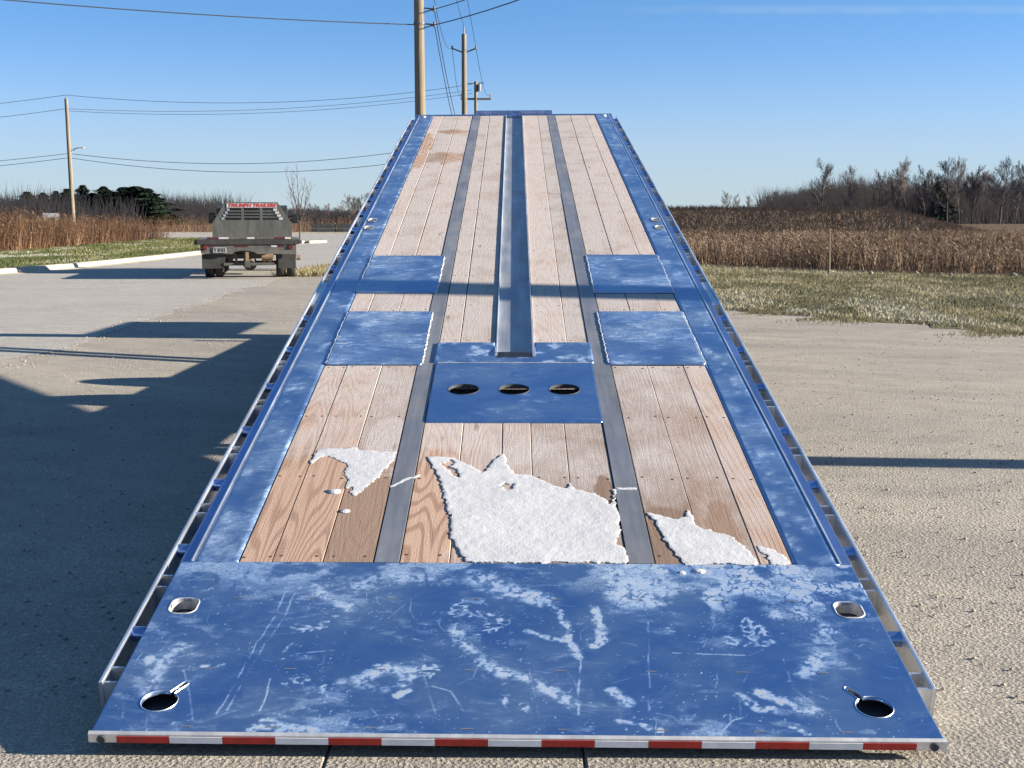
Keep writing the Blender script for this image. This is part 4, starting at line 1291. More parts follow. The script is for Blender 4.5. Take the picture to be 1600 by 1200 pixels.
for x, y in ((-1.03, 1.25), (-0.78, 1.25), (0.76, 1.25), (1.03, 1.25), (-0.88, 5.35), (0.88, 5.35)):
    t = link('tyre', tw_me, truck, (x, y, 0.365))
    link('rim', tr_me, t, (0, 0, 0), (0, 0, 0 if x > 0 else math.pi))

# ------------------------------------------------------------------ poles and lines
def pole_obj(label, x, y, h, r0, r1, lean=(0, 0)):
    root = thing('utility_pole', label, 'utility pole', (x, y, 0), 0, 'utility poles')
    mb = MB()
    n, m_ = 14, 10
    for k in range(m_ + 1):
        t = k / m_
        r = r0 + (r1 - r0) * t
        for j in range(n):
            a = 2 * math.pi * j / n
            mb.v.append((lean[0] * t + r * math.cos(a), lean[1] * t + r * math.sin(a), h * t))
    for k in range(m_):
        for j in range(n):
            j2 = (j + 1) % n
            mb.f.append((k * n + j, k * n + j2, (k + 1) * n + j2, (k + 1) * n + j))
    mb.f.append(tuple(m_ * n + j for j in range(n)))
    link('shaft', mb.mesh('shaft', M['pole'], True), root)
    return root
def bits(root, name, mb, mat='fitting'):
    return link(name, mb.mesh(name, M[mat]), root)
P1 = pole_obj('thick wooden pole rising out of frame behind the trailer front edge', -2.66, 38.0, 12.7, 0.165, 0.130, (-0.04, 0))
bits(P1, 'crossarm', MB().box(-0.9, 0.9, -0.2, -0.1, 12.2, 12.32), 'pole')
for z in (7.52, 7.08):
    bits(P1, 'bracket', MB().tube((0.12, 0, z), (0.42, -0.02, z - 0.04), 0.022, None, 6).tube((0.12, 0, z - 0.12), (0.42, -0.02, z - 0.04), 0.016, None, 6))
    bits(P1, 'insulator', MB().tube((0.42, -0.02, z - 0.10), (0.42, -0.02, z + 0.05), 0.045, 0.035, 8))
bits(P1, 'band', MB().lathe([(7.05, 0.15), (7.05, 0.165), (7.11, 0.165), (7.11, 0.15)], 'z', (-0.02, 0, 0), 14))
P2 = pole_obj('wooden pole with two short side arms, middle of the three behind the trailer', -2.41, 66.0, 10.65, 0.16, 0.12)
bits(P2, 'top_pin', MB().tube((0, 0, 10.6), (0, 0, 11.0), 0.03, None, 6))
for s in (-1, 1):
    bits(P2, 'side_arm', MB().tube((0, 0, 9.72), (s * 0.60, 0, 9.95), 0.035, None, 6))
    bits(P2, 'insulator', MB().tube((s * 0.60, 0, 9.90), (s * 0.60, 0, 10.08), 0.06, 0.04, 8))
P3 = pole_obj('farthest small pole with a crossarm behind the trailer', -2.63, 95.0, 11.3, 0.15, 0.12)
bits(P3, 'crossarm', MB().box(-1.1, 1.1, -0.08, 0.04, 9.98, 10.12), 'pole')
bits(P3, 'transformer', MB().tube((0.24, 0, 10.6), (0.24, 0, 11.1), 0.14, None, 10))
bits(P3, 'upper_arm', MB().tube((-0.6, 0, 11.15), (0.6, 0, 11.2), 0.03, None, 6))
for x in (-1.05, 1.05):
    bits(P3, 'insulator', MB().tube((x, 0, 10.12), (x, 0, 10.45), 0.05, 0.03, 8))
P4 = pole_obj('leaning wooden pole with a street lamp arm above the left weeds', -31.6, 93.0, 9.9, 0.17, 0.12, (-0.15, 0))
bits(P4, 'top_pin', MB().tube((-0.15, 0, 9.85), (-0.15, 0, 10.2), 0.03, None, 6))
arm = bits(P4, 'lamp_arm', MB().path([(-0.05, 0, 5.3), (-0.1, 0, 5.9), (0.25, 0, 6.35), (0.55, 0, 6.45)], 0.04, 6), 'sign_white')
link('lamp_head', MB().box(0.5, 1.0, -0.09, 0.09, 6.42, 6.52, 0.03).mesh('lamp_head', M['sign_white']), arm)
P5 = pole_obj('wooden pole beside the gravel lot, right of the frame', 9.6, 7.36, 11.0, 0.165, 0.135)

def wire(a, b, sag, label, r=0.011, n=22):
    a, b = Vector(a), Vector(b)
    pts = [a.lerp(b, k / n) - Vector((0, 0, 4 * sag * (k / n) * (1 - k / n))) for k in range(n + 1)]
    mb = MB()
    for p, q in zip(pts[:-1], pts[1:]):
        mb.tube(p - a, q - a, r, r, 5, False)
    o = link('power_line', mb.mesh('power_line', M['wire']), None, a)
    return tag(o, label, 'wire', 'overhead wires')
p1a, p1b = (-2.24, 37.98, 7.48), (-2.24, 37.98, 7.04)
wire(p1a, (9.6, 7.36, 8.6), 0.8, 'upper of two wires rising right from the thick pole', 0.013)
wire(p1b, (9.6, 7.36, 7.9), 0.75, 'lower of two wires rising right from the thick pole', 0.015)
wire((-2.8, 38, 7.05), (-30, 26, 8.35), 0.55, 'long wire running left from the thick pole to the upper left corner', 0.015)
splice = None
wire((-2.70, 38, 12.75), (-2.41, 66, 11.0), 0.35, 'wire over the top of the middle pole', 0.012)
wire((-2.45, 38, 9.0), (-3.01, 66, 10.0), 0.9, 'wire from the thick pole to the left side arm of middle pole', 0.011)
wire((-1.95, 37.85, 12.4), (-1.81, 66, 10.0), 0.35, 'wire descending from the top of frame to right side arm of middle pole', 0.012)
wire(p1a, (-2.63, 95, 7.4), 2.2, 'left of two steep wires dropping behind the deck from thick pole', 0.013)
wire(p1b, (-2.3, 66, 4.2), 0.6, 'right of two steep wires dropping behind the deck from thick pole', 0.013)
wire((-3.01, 66, 10.0), (-3.68, 95, 10.4), 0.9, 'thin wire between the left arms of the two far poles', 0.014)
wire((-1.81, 66, 10.0), (-1.58, 95, 10.4), 0.9, 'thin wire between the right arms of the two far poles', 0.014)
wire((-31.75, 93, 10.15), (-2.9, 95, 11.1), 0.9, 'top wire from the left pole towards the far poles', 0.016)
wire((-31.75, 93, 9.2), (-2.9, 95, 10.7), 0.7, 'second wire from the left pole towards the far poles', 0.014)
wire((-31.75, 93, 9.05), (-2.9, 95, 10.45), 0.75, 'third wire from the left pole towards the far poles', 0.014)
wire((-31.7, 93, 6.05), (-2.7, 95, 7.2), 1.2, 'upper of the two low wires right of the left pole', 0.02)
wire((-31.7, 93, 5.75), (-2.7, 95, 6.4), 1.3, 'lower of the two low wires right of the left pole', 0.02)
wire((-31.75, 93, 10.15), (-62, 93, 8.4), 0.6, 'top wire leaving the left pole towards the frame edge', 0.016)
wire((-31.75, 93, 9.2), (-62, 93, 7.4), 0.6, 'second wire leaving the left pole towards the frame edge', 0.016)
wire((-31.7, 93, 6.05), (-62, 93, 4.9), 0.6, 'upper low wire leaving the left pole towards the frame edge', 0.018)
wire((-31.7, 93, 5.75), (-62, 93, 4.3), 0.6, 'lower low wire leaving the left pole towards the frame edge', 0.018)

# wooden stake in the grass
st = link('wooden_stake', MB().tube((0, 0, 0), (-0.03, 0, 1.22), 0.028, 0.022, 7).mesh('wooden_stake', M['pole']), None, (8.70, 35.2, 0))
tag(st, 'thin wooden stake standing at the edge of the brown weeds', 'stake')

# ------------------------------------------------------------------ vegetation
def inside(px, py, poly):
    return poly_sdf(px, py, poly) < 0
def scatter_blades(name, label, n, poly, mat, h, w, tint_fn, bounds=None, bias=None, kind='stuff'):
    xs, ys = [p[0] for p in poly], [p[1] for p in poly]
    X = RNG.uniform(min(xs), max(xs), n * 3)
    Y = RNG.uniform(min(ys), max(ys), n * 3)
    if bias:
        keep = RNG.random(len(X)) < bias(X, Y)
        X, Y = X[keep], Y[keep]
    k = inside(X, Y, poly)
    X, Y = X[k][:n], Y[k][:n]
    n = len(X)
    H = h * RNG.uniform(0.5, 1.3, n)
    a = RNG.uniform(0, math.pi, n)
    lx, ly = RNG.normal(0, 0.5, n) * H, RNG.normal(0, 0.5, n) * H
    V = np.zeros((n, 3, 3))
    V[:, 0] = np.stack([X - np.cos(a) * w, Y - np.sin(a) * w, np.zeros(n)], 1)
    V[:, 1] = np.stack([X + np.cos(a) * w, Y + np.sin(a) * w, np.zeros(n)], 1)
    V[:, 2] = np.stack([X + lx, Y + ly, H], 1)
    t = np.clip(tint_fn(X, Y), 0, 1)
    me = np_mesh(name, V.reshape(-1, 3), np.arange(n * 3).reshape(-1, 3), mat, np.repeat(t, 3))
    o = link(name, me)
    o['label'] = label
    o['category'] = 'grass'
    return struct(o, kind)
def grass_tint(X, Y):
    n = fbm(X * 0.8 + 40, Y * 0.35 + 40, 400, 4)
    frost = smooth(fbm(X * 1.1 + 90, Y * 0.55, 410, 4), 0.40, 0.58) * smooth(Y + 0.6 * X, 33, 24)
    base = 0.05 + 0.8 * smooth(n, 0.3, 0.7) + 0.5 * (fbm(X * 4 + 11, Y * 2.2, 420, 3) - 0.5) + RNG.normal(0, 0.16, len(X))
    return np.where(RNG.random(len(X)) < frost * 0.85, RNG.uniform(0.85, 1.0, len(X)), np.minimum(base, 0.8))
GP = GEw + list(reversed(FEw))
GPv = [(p[0], p[1]) for p in GP]
scatter_blades('grass_blades', 'short frosty grass between the gravel lot and the brown weeds', 230000, [(x, y) for x, y in GE[2:11]] + [(34, 26)] + [(x, y) for x, y in reversed(FE[1:])], M['grass'], 0.055, 0.0065,
               grass_tint, bias=lambda X, Y: np.clip(1.4 - Y / 50, 0.3, 1) * (X > -6) * (np.abs(X) < 0.55 * Y + 2))
VP = [(-13.7, 36), (-13.2, 40), (-13.0, 54), (-12.7, 68), (-12.7, 74), (-14, 86), (-22, 95), (-24.9, 95.8), (-23.4, 72), (-22.4, 56.4), (-30, 57.5), (-30, 31)]
scatter_blades('verge_blades', 'short green grass on the verge behind the left kerb', 70000, VP, M['green_grass'], 0.08, 0.014,
               lambda X, Y: 0.1 + 0.8 * smooth(fbm(X * 0.7 + 60, Y * 0.25, 430, 4), 0.3, 0.75) + RNG.normal(0, 0.1, len(X)) + 0.5 * smooth(X, -17, -21) * smooth(Y, 60, 48))
# ragged fringe where the grass creeps over the gravel
fn_ = 26000
fi = RNG.random(fn_)
gx, gy = np.array([p[0] for p in GE[4:11]]), np.array([p[1] for p in GE[4:11]])
cum = np.concatenate([[0], np.cumsum(np.hypot(np.diff(gx), np.diff(gy)))])
fx, fy = np.interp(fi * cum[-1], cum, gx), np.interp(fi * cum[-1], cum, gy)
cl_ = fbm(fi * 60, fi * 0 + 3.3, 425, 3)
off = np.abs(RNG.normal(0, 0.30, fn_)) * (0.2 + 1.6 * smooth(cl_, 0.4, 0.65)) - 0.25
fx, fy = fx - off * 0.75, fy - off * 0.65
fh = RNG.uniform(0.015, 0.06, fn_)
V = np.zeros((fn_, 3, 3))
V[:, 0] = np.stack([fx - 0.007, fy, np.zeros(fn_)], 1)
V[:, 1] = np.stack([fx + 0.007, fy, np.zeros(fn_)], 1)
V[:, 2] = np.stack([fx + RNG.normal(0, 0.03, fn_), fy + RNG.normal(0, 0.03, fn_), fh], 1)
o = link('grass_fringe', np_mesh('grass_fringe', V.reshape(-1, 3), np.arange(fn_ * 3).reshape(-1, 3), M['grass'], np.repeat(RNG.uniform(0.1, 0.8, fn_), 3)))
o['label'] = 'ragged dry fringe of grass along the gravel edge'
struct(o, 'stuff')
# clump of dry grass and dirt by the road edge
scatter_blades('road_edge_tufts', 'dry tufts of grass at the road edge beside the truck', 9000, [(-6.2, 33.2), (-4.6, 33.5), (-3.0, 37), (-4.6, 43), (-5.6, 41)], M['grass'], 0.16, 0.010, lambda X, Y: RNG.uniform(0.3, 0.75, len(X)))

def weeds(name, label, n, poly, hfn, tfn, bias=None, mat='weeds'):
    xs, ys = [p[0] for p in poly], [p[1] for p in poly]
    X = RNG.uniform(min(xs), max(xs), n * 4)
    Y = RNG.uniform(min(ys), max(ys), n * 4)
    if bias:
        k = RNG.random(len(X)) < bias(X, Y)
        X, Y = X[k], Y[k]
    k = inside(X, Y, poly)
    X, Y = X[k][:n], Y[k][:n]
    n = len(X)
    H = hfn(X, Y) * RNG.uniform(0.35, 1.2, n)
    lean = RNG.normal(0, 0.24, (n, 2)) * H[:, None]
    tip = np.stack([X + lean[:, 0], Y + lean[:, 1], H], 1)
    base = np.stack([X, Y, np.zeros(n)], 1)
    out, tint = [], []
    t = np.clip(tfn(X, Y) + RNG.normal(0, 0.24, n), 0, 1)
    a = RNG.uniform(0, math.pi, n)
    wv = np.stack([np.cos(a), np.sin(a), np.zeros(n)], 1) * 0.010
    out.append(np.stack([base - wv, base + wv, tip], 1))
    tint.append(t)
    for k in range(7):                                     # drooping leaves and seed heads up the stalk
        f = RNG.uniform(0.25, 1.0, n)[:, None]
        p = base + (tip - base) * f
        ang = RNG.uniform(0, 2 * math.pi, n)
        L = RNG.uniform(0.06, 0.24, n) * (0.6 + 0.5 * H)
        d = np.stack([np.cos(ang) * L, np.sin(ang) * L, L * RNG.uniform(-0.6, 0.9, n)], 1)
        ww = np.stack([-np.sin(ang), np.cos(ang), np.zeros(n)], 1) * 0.020
        out.append(np.stack([p, p + d * 0.5 + ww, p + d], 1))
        tint.append(np.clip(t + RNG.normal(0.02, 0.2, n), 0, 1))
    V = np.concatenate(out).reshape(-1, 3)
    me = np_mesh(name, V, np.arange(len(V)).reshape(-1, 3), M[mat], np.repeat(np.concatenate(tint), 3))
    o = link(name, me)
    o['label'] = label
    o['category'] = 'weeds'
    return struct(o, 'stuff')
FP = [(-1, 56.5), (1.4, 49.4), (6.2, 41.8), (9.3, 37.3), (13.6, 34.1), (20, 30.8), (34, 26.4), (62, 26), (62, 112), (4, 112), (2, 70)]
weeds('dry_weeds', 'field of tall brown dry weeds right of the trailer', 62000, FP,
      lambda X, Y: (0.32 + 0.75 * fbm(X * 0.35 + 20, Y * 0.2, 440, 4)) * (1 - 0.35 * smooth(Y, 70, 110)), lambda X, Y: 0.0 + 0.85 * fbm(X * 0.35 + 7, Y * 0.12, 450, 4),
      lambda X, Y: np.clip(1.6 - Y / 65, 0.22, 1) * (X < 0.5 * Y + 3) * (X > 0.05 * Y - 3))
LP = [(-60, 60.5), (-40, 58.5), (-22.6, 56.8), (-23.6, 72), (-25.2, 96), (-60, 96)]
weeds('dry_weeds', 'bank of tall reddish brown dry weeds behind the left verge', 30000, LP,
      lambda X, Y: (1.35 + 0.6 * fbm(X * 0.3 + 20, Y * 0.2, 460, 3)) * (1 - 0.45 * smooth(Y, 75, 97)), lambda X, Y: 0.12 + 0.6 * fbm(X * 0.35 + 7, Y * 0.2, 470, 4),
      lambda X, Y: np.clip(1.9 - Y / 60, 0.3, 1) * (X > -0.46 * Y - 2), 'left_weeds')
weeds('far_weeds', 'strip of brown weeds beyond the cross street', 9000, [(-60, 121), (8, 121), (8, 150), (-60, 150)],
      lambda X, Y: 1.6 + 0.0 * X, lambda X, Y: 0.2 + 0.5 * fbm(X * 0.3 + 7, Y * 0.2, 480, 4), lambda X, Y: (X > -0.46 * Y) * 1.0, 'left_weeds')

# low earth bank behind the right field
NX, NY = 70, 26
bx, by = np.meshgrid(np.linspace(-4, 58, NX), np.linspace(100, 150, NY))
prof = np.exp(-((by - 124) / 13.0) ** 2)
hz = 2.35 * prof * smooth(bx, 46.5, 33) * (0.9 + 0.2 * fbm(bx * 0.2, by * 0.2, 490, 3)) - 0.12
idx = np.arange(NX * NY).reshape(NY, NX)
me = np_mesh('earth_bank', np.stack([bx.ravel(), by.ravel(), hz.ravel()], 1), np.stack([idx[:-1, :-1].ravel(), idx[:-1, 1:].ravel(), idx[1:, 1:].ravel(), idx[1:, :-1].ravel()], 1), M['field'])
me.shade_smooth()
struct(link('earth_bank', me))
n = 12000
X, Y = RNG.uniform(-3, 46, n), RNG.uniform(104, 126, n)
Zb = 2.35 * np.exp(-((Y - 124) / 13.0) ** 2) * smooth(X, 46.5, 33) - 0.15
H = RNG.uniform(0.15, 0.5, n) * smooth(X, 46, 36) + 0.1
a = RNG.uniform(-0.35, 0.35, n)
V = np.zeros((n, 3, 3))
V[:, 0] = np.stack([X - 0.05, Y, Zb], 1)
V[:, 1] = np.stack([X + 0.05, Y, Zb], 1)
V[:, 2] = np.stack([X + a, Y - 0.2, Zb + H], 1)
me = np_mesh('bank_weeds', V.reshape(-1, 3), np.arange(n * 3).reshape(-1, 3), M['weeds'], np.repeat(RNG.uniform(0.45, 1.0, n), 3))
struct(link('bank_weeds', me), 'stuff')['label'] = 'straw coloured weeds on the low earth bank'

# --- bare trees
def bare_tree(seed, h, spread=1.0, limbs=13, fork=False):
    r = random.Random(seed)
    tr_, cr_ = MB(), MB()
    RM = 0.0012 * h
    def limb(p, d, L, rad, dep):
        n = 4 if dep == 2 else 3 if dep == 1 else 2
        q = p
        for k in range(n):
            d = (d + Vector((r.uniform(-.2, .2), r.uniform(-.2, .2), r.uniform(-.02, .22)))).normalized()
            q2 = q + d * (L / n)
            ra, rb = max(rad * (1 - 0.6 * k / n), RM), max(rad * (1 - 0.6 * (k + 1) / n), RM)
            cr_.tube(q, q2, ra, rb, 4 if dep == 2 else 3, False)
            if dep > 0:
                for _ in range(2 if dep == 2 else r.choice((2, 3, 3))):
                    o = Matrix.Rotation(r.uniform(0, 6.28), 3, d) @ d.orthogonal().normalized()
                    nd = (d + o * r.uniform(0.45, 1.0) * spread + Vector((0, 0, 0.18))).normalized()
                    limb(q + (q2 - q) * r.uniform(0.4, 1.0), nd, L * r.uniform(0.38, 0.6) * (1.15 - 0.5 * k / n), rb * 0.6, dep - 1)
            q = q2
    q, d = Vector((0, 0, 0)), Vector((r.uniform(-.04, .04), r.uniform(-.04, .04), 1)).normalized()
    N = 9
    for k in range(N):
        t0, t1 = k / N, (k + 1) / N
        d = (d + Vector((r.uniform(-.09, .09), r.uniform(-.09, .09), 0.05))).normalized()
        q2 = q + d * (h * 0.86 / N)
        tr_.tube(q, q2, h * 0.0125 * (1 - t0) ** 0.8 + RM, h * 0.0125 * (1 - t1) ** 0.8 + RM, 6, False)
        if t1 > 0.30:
            for _ in range(2 if t1 < 0.5 else 3):
                a = r.uniform(0, 6.28)
                up = r.uniform(0.35, 0.9) + 0.6 * t1
                nd = Vector((math.cos(a) * spread, math.sin(a) * spread, up)).normalized()
                limb(q + (q2 - q) * r.random(), nd, h * r.uniform(0.24, 0.40) * (1.15 - 0.65 * t1), h * 0.0050 * (1.15 - t1) + RM, 2)
        q = q2
    zt = max(v[2] for v in cr_.v)
    k = h / zt
    for mb in (tr_, cr_):
        mb.v = [(x * k, y * k, z * k) for x, y, z in mb.v]
    return tr_.mesh('trunk', M['bark']), cr_.mesh('crown', M['twig'])
VAR = [bare_tree(100 + i, 13.0, (0.75, 0.95, 1.15, 0.65, 0.85, 1.05)[i]) for i in range(6)]
def put_tree(kind, x, y, h, label, group, rz=None, ref=13.0):
    root = thing('bare_tree', label, 'tree', (x, y, 0), rz if rz is not None else random.uniform(0, 6.28), group)
    s = h / ref
    for nm, me in zip(('trunk', 'crown'), VAR[kind]):
        o = link(nm, me, root)
        o.scale = (s, s, s)
    return root
rt = random.Random(5)
# right wood: (pixel-free) bearings spread over the edge of the wood, tops uneven
front = [(1282, 258, 1), (1320, 268, 0), (1368, 274, 2), (1396, 262, 3), (1409, 256, 4), (1440, 268, 1), (1474, 258, 5), (1492, 256, 0), (1512, 268, 3), (1556, 256, 2), (1580, 262, 4), (1598, 250, 1), (1630, 256, 0), (1670, 250, 5)]
ORD = ('first', 'second', 'third', 'fourth', 'fifth', 'sixth', 'seventh', 'eighth', 'ninth', 'tenth', 'eleventh', 'twelfth', 'thirteenth', 'fourteenth')
for i, (px, py, k) in enumerate(front):
    Y = rt.uniform(262, 285)
    put_tree(k, (px - 800) / 2000 * Y, Y, 2.2 + (339 - py) / 2000 * Y * 1.08, ORD[i] + ' tall bare tree from the left along the front of the right wood', 'front trees of the right wood')
for i in range(76):
    Y = rt.uniform(290, 350)
    px = rt.uniform(1265, 1720)
    py = rt.uniform(266, 290) + (14 if px < 1300 else 0)
    put_tree(rt.randrange(6), (px - 800) / 2000 * Y, Y, 1.55 + (339 - py) / 2000 * Y, 'bare grey tree deep in the right wood', 'inner trees of the right wood')
for i, (px, py, k) in enumerate(sorted(((1133, 297, 1), (1148, 302, 3), (1166, 305, 0), (1185, 308, 2), (1212, 297, 5), (1225, 296, 4), (1250, 292, 2), (1262, 290, 0), (1180, 312, 4), (1200, 310, 1)))):
    Y = rt.uniform(380, 430)
    put_tree(k, (px - 800) / 2000 * Y, Y, 1.55 + (339 - py) / 2000 * Y, ORD[i] + ' bare tree from the left on the low horizon before the right wood', 'trees on the low right horizon')
for i in range(46):
    Y = rt.uniform(430, 520)
    px = rt.uniform(250, 600)
    py = rt.uniform(318, 330) - (14 if px > 540 else 0) - (5 if 470 < px < 520 else 0)
    put_tree(rt.randrange(6), (px - 800) / 2000 * Y, Y, 1.55 + (339 - py) / 2000 * Y, 'bare tree in the far row behind the truck', 'far row of trees behind the truck')
for i in range(26):
    Y = rt.uniform(250, 320)
    px = rt.uniform(-60, 130) if i < 20 else rt.uniform(130, 260)
    py = rt.uniform(305, 318)
    put_tree(rt.randrange(6), (px - 800) / 2000 * Y, Y, 1.55 + (339 - py) / 2000 * Y, 'bare tree behind the weeds at the left frame edge', 'trees at the left edge')
for i in range(9):
    Y = rt.uniform(200, 240)
    px = 548 + i * 9
    put_tree(rt.randrange(6), (px - 800) / 2000 * Y, Y, 1.55 + (339 - rt.uniform(298, 308)) / 2000 * Y, 'bare tree close behind the left rail of the trailer', 'trees beside the trailer rail')
# the slim young tree behind the truck
r = random.Random(77)
tk, cr_ = MB(), MB()
tk.tube((0, 0, 0), (0.03, 0, 1.5), 0.055, 0.04, 7, False)
for k in range(7):                                     # fan of slim stems
    a = -0.55 + 1.1 * k / 6 + r.uniform(-.08, .08)
    q, d = Vector((0.03, 0, 1.1 + 0.12 * k % 0.5)), Vector((a, r.uniform(-.35, .35), 1.0)).normalized()
    L = r.uniform(2.2, 3.6) * (1.1 - 0.4 * abs(a))
    for j in range(6):
        d = (d + Vector((r.uniform(-.08, .08), r.uniform(-.08, .08), 0.06))).normalized()
        q2 = q + d * L / 6
        cr_.tube(q, q2, 0.026 * (1 - j / 7) + 0.008, 0.026 * (1 - (j + 1) / 7) + 0.008, 4, False)
        for _ in range(2):
            e = (d + Vector((r.uniform(-.7, .7), r.uniform(-.7, .7), 0.1))).normalized()
            p3 = q2 + e * r.uniform(0.3, 0.75)
            cr_.tube(q2, p3, 0.011, 0.007, 3, False)
            e2 = (e + Vector((r.uniform(-.6, .6), r.uniform(-.6, .6), 0.2))).normalized()
            cr_.tube(q2.lerp(p3, 0.5), q2.lerp(p3, 0.5) + e2 * 0.4, 0.008, 0.006, 3, False)
        q = q2
root = thing('bare_tree', 'slim young leafless tree standing alone right behind the truck', 'tree', (-13.85, 84.0, 0), 0)
link('trunk', tk.mesh('trunk', M['bark']), root)
link('crown', cr_.mesh('crown', M['twig']), root)
root.scale = (0.93, 0.93, 0.93)

# brush: dense twiggy undergrowth that closes the foot of each wood
def brush(name, label, n, x0, x1, y0, y1, h, mat, wid=0.05, depthf=None):
    X, Y = RNG.uniform(x0, x1, n), RNG.uniform(y0, y1, n)
    if depthf is not None:
        X = X * Y / y1
    H = h * RNG.uniform(0.2, 1.0, n) ** 0.8 * (0.55 + 0.75 * fbm(X * 0.12 + 30, Y * 0.05 + 30, 510, 3))
    dx = RNG.normal(0, 0.28, n) * H
    V = np.zeros((n, 3, 3))
    V[:, 0] = np.stack([X - wid, Y, np.zeros(n)], 1)
    V[:, 1] = np.stack([X + wid, Y, np.zeros(n)], 1)
    V[:, 2] = np.stack([X + dx, Y + RNG.normal(0, 0.2, n), H], 1)
    me = np_mesh(name, V.reshape(-1, 3), np.arange(n * 3).reshape(-1, 3), mat)
    o = link(name, me)
    o['label'] = label
    return struct(o, 'stuff')
brush('thicket', 'dense bare undergrowth at the foot of the right wood', 70000, 66, 175, 288, 345, 11.0, M['twig'], 0.09)
brush('thicket', 'low far thicket on the horizon right of the trailer', 16000, 45, 125, 400, 520, 5.5, M['bark'], 0.16)
brush('thicket', 'low far thicket behind the truck', 22000, -150, -30, 430, 540, 5.0, M['twig'], 0.16)
brush('thicket', 'brownish thicket behind the left weeds', 20000, -125, -60, 205, 300, 7.0, M['twig'], 0.10)
brush('thicket', 'thicket beside the left rail of the trailer', 5000, -34, -10, 215, 250, 3.4, M['twig'], 0.08)

# conifers
def conifer(seed, h, w, n=2600):
    g = np.random.default_rng(seed)
    t = g.random(n) ** 0.8
    rmax = w * (1 - t) ** 0.75 * (0.75 + 0.35 * np.sin(t * 42 + g.uniform(0, 6))) + 0.12
    a = g.uniform(0, 2 * math.pi, n)
    lob = 1 + 0.25 * np.sin(a * 3 + t * 9 + seed)
    rr = rmax * lob * np.where(g.random(n) < 0.2, g.uniform(0.9, 1.35, n), g.uniform(0.35, 1.0, n) ** 0.5)
    c = np.stack([np.cos(a) * rr, np.sin(a) * rr, h * (0.05 + 0.95 * t)], 1)
    L = g.uniform(0.35, 0.8, n) * (0.5 + 0.5 * (1 - t)) * w / 2.2
    d = np.stack([np.cos(a) * L, np.sin(a) * L, -0.35 * L + g.normal(0, 0.12, n)], 1)
    s = np.stack([-np.sin(a), np.cos(a), g.normal(0, 0.3, n)], 1) * (L * 0.45)[:, None]
    V = np.stack([c - s, c + s, c + d], 1).reshape(-1, 3)
    tint = np.repeat(np.clip(g.normal(0.45, 0.25, n), 0, 1), 3)
    cr_ = np_mesh('crown', V, np.arange(n * 3).reshape(-1, 3), M['conifer'], tint)
    tk = MB().tube((0, 0, 0), (0, 0, h * 0.9), 0.18, 0.04, 7).mesh('trunk', M['bark'])
    return tk, cr_
CV = [conifer(1, 10, 2.6), conifer(2, 10, 3.4), conifer(3, 10, 4.4, 3400)]
def put_conifer(k, px, py, Y, label, ref=10.0, wide=1.0):
    h = 2.1 + (339 - py) / 2000 * Y * 1.1
    root = thing('conifer_tree', label, 'tree', ((px - 800) / 2000 * Y, Y, 0), rt.uniform(0, 6), 'dark conifers on the left')
    for nm, me in zip(('trunk', 'crown'), CV[k]):
        o = link(nm, me, root)
        o.scale = (h / ref * wide, h / ref * wide, h / ref)
for k, px, py, Y, wd, lb in ((0, 50, 308, 240, 1.2, 'dark conifer nearest the left frame edge'), (1, 75, 309, 250, 0.8, 'small dark conifer left of the street lamp pole'),
                         (0, 95, 307, 236, 0.8, 'dark conifer just left of the street lamp pole'), (0, 112, 304, 230, 1.0, 'dark conifer hidden behind the street lamp pole'), (0, 137, 299, 225, 0.9, 'ragged tall conifer just right of the street lamp pole'),
                         (1, 152, 310, 222, 1.1, 'low dark conifer between ragged conifer and pointed conifer'), (1, 169, 301, 220, 0.9, 'pointed conifer in the middle of dark clump'), (2, 184, 308, 230, 1.0, 'broad conifer behind the pointed one'),
                         (2, 201, 302, 222, 1.0, 'broad conifer left of the clump crest'), (2, 219, 301, 218, 1.1, 'broad conifer at the crest of dark clump'), (2, 236, 304, 216, 0.85, 'broad conifer on the right shoulder of clump'), (1, 248, 314, 212, 0.7, 'lowest conifer at the right end of dark clump')):
    put_conifer(k, px, py, Y, lb, 10.0, wd * 1.9)
for px in (1458, 1476):
    h = 9.5
    Y = 290
    root = thing('conifer_tree', 'left dark conifer within the right wood' if px == 1458 else 'right dark conifer within the right wood', 'tree', ((px - 800) / 2000 * Y, Y, 0), 0, 'dark conifers in the right wood')
    for nm, me in zip(('trunk', 'crown'), CV[0]):
        o = link(nm, me, root)
        o.scale = (h / 10, h / 10, h / 10)

# small house behind the left weeds
M['house_wall'] = plain('house_wall', (0.35, 0.32, 0.30), 0.8)
M['house_roof'] = plain('house_roof', (0.2, 0.205, 0.215), 0.7)
hs = thing('shed', 'small pale shed roof half hidden behind the left weeds', 'shed', (-73.2, 205, 0), R(20))
link('wall', MB().box(-1.1, 1.1, -0.9, 0.9, 0, 1.5).mesh('wall', M['house_wall']), hs)
link('roof', MB().prism([(-1.1, 1.45), (1.1, 1.45), (0, 2.15)], 'x', -1.25, 1.25).mesh('roof', M['house_roof']), hs)
link('door', MB().box(-0.4, 0.4, -0.93, -0.89, 0.0, 1.35).mesh('door', M['truck_dark']), hs)
# concrete blocks on the far side of the cross street
for i, x in enumerate((-17.6, -15.2, -12.8)):
    b_ = link('concrete_block', MB().prism([(-0.4, 0), (0.4, 0), (0.4, 0.45), (0.25, 0.5), (0.25, 0.95), (-0.25, 0.95), (-0.25, 0.5), (-0.4, 0.45)], 'x', -1.12, 1.12).mesh('concrete_block', M['truck_dirty']), None, (x, 120.4, 0))
    tag(b_, ('left', 'middle', 'right')[i] + ' one of the dark concrete blocks beyond the cross street', 'concrete block', 'concrete blocks by the cross street')

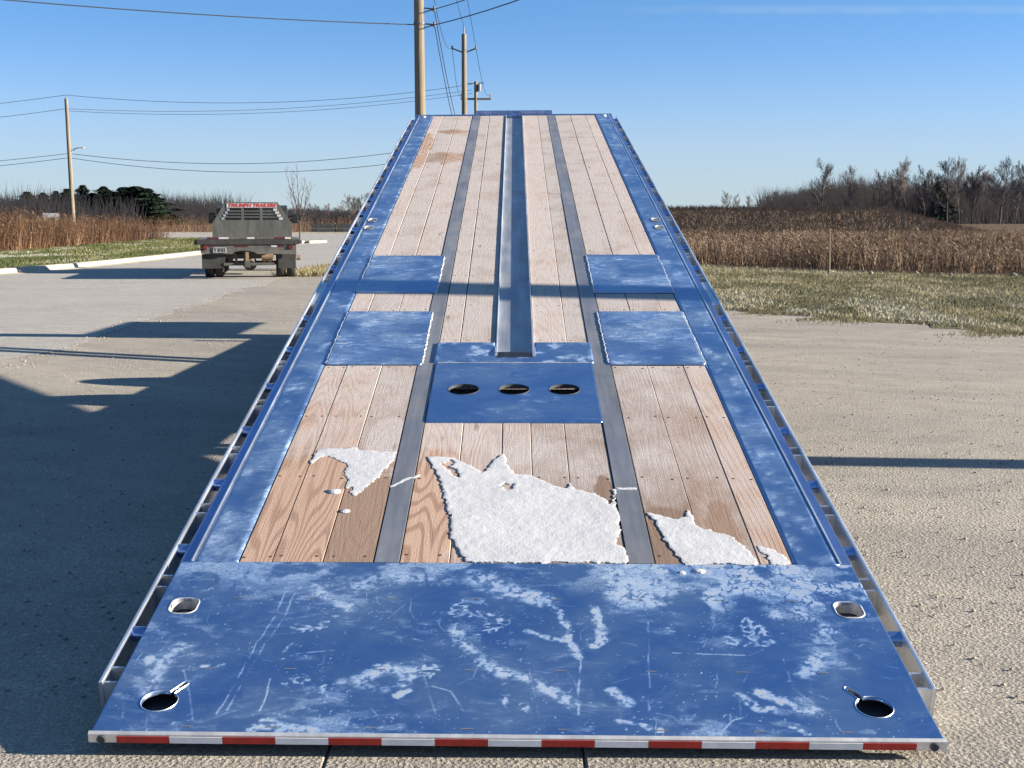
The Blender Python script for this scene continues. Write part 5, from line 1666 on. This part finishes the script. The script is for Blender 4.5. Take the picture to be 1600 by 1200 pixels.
# loose stones on the lot and the windrow of gravel along the road edge
def stones(name, label, X, Y, r, mat):
    n = len(X)
    base = np.array([[1, 0, 0], [0, 1, 0], [-1, 0, 0], [0, -1, 0], [0, 0, 0.8], [0, 0, -0.3]], float)
    Fo = np.array([[0, 1, 4], [1, 2, 4], [2, 3, 4], [3, 0, 4], [1, 0, 5], [2, 1, 5], [3, 2, 5], [0, 3, 5]])
    V = base[None] * r[:, None, None] * RNG.uniform(0.6, 1.3, (n, 6, 3))
    a = RNG.uniform(0, 6.28, n)
    c, s = np.cos(a)[:, None], np.sin(a)[:, None]
    V = np.stack([V[..., 0] * c - V[..., 1] * s, V[..., 0] * s + V[..., 1] * c, V[..., 2]], -1)
    V += np.stack([X, Y, np.full(n, 0.004)], 1)[:, None]
    F = (Fo[None] + (np.arange(n) * 6)[:, None, None]).reshape(-1, 3)
    o = link(name, np_mesh(name, V.reshape(-1, 3), F, mat))
    o['label'] = label
    return struct(o, 'stuff')
n = 16000
Y = 3.5 + 20 * RNG.random(n) ** 1.6
X = RNG.uniform(-1, 1, n) * (0.45 * Y + 1.0)
stones('loose_stones', 'scattered small stones on the gravel lot', X, Y, 0.003 + 0.009 * RNG.random(n) ** 4, M['gravel'])
n = 1500
Y = RNG.uniform(9, 40, n)
X = np.interp(Y, [9, 13, 20, 28, 36, 40], [-5.1, -5.25, -5.55, -5.75, -5.8, -5.4]) + RNG.normal(0, 0.16, n)
stones('gravel_windrow', 'low windrow of gravel along the road edge', X, Y, 0.005 + 0.016 * RNG.random(n) ** 4, M['gravel'])
n = 150
t = RNG.random(n)
X = np.interp(t, [0, 0.4, 1], [6.0, 13.5, 24]) + RNG.normal(0, 0.3, n)
Y = np.interp(X, [6.1, 9.2, 13.5, 20, 34], [41.3, 36.8, 33.6, 30.3, 25.8]) + RNG.normal(0, 0.6, n)
stones('pale_rubble', 'pale frosted rubble along the foot of the brown weeds', X, Y, 0.02 + 0.09 * RNG.random(n) ** 5, M['concrete'])
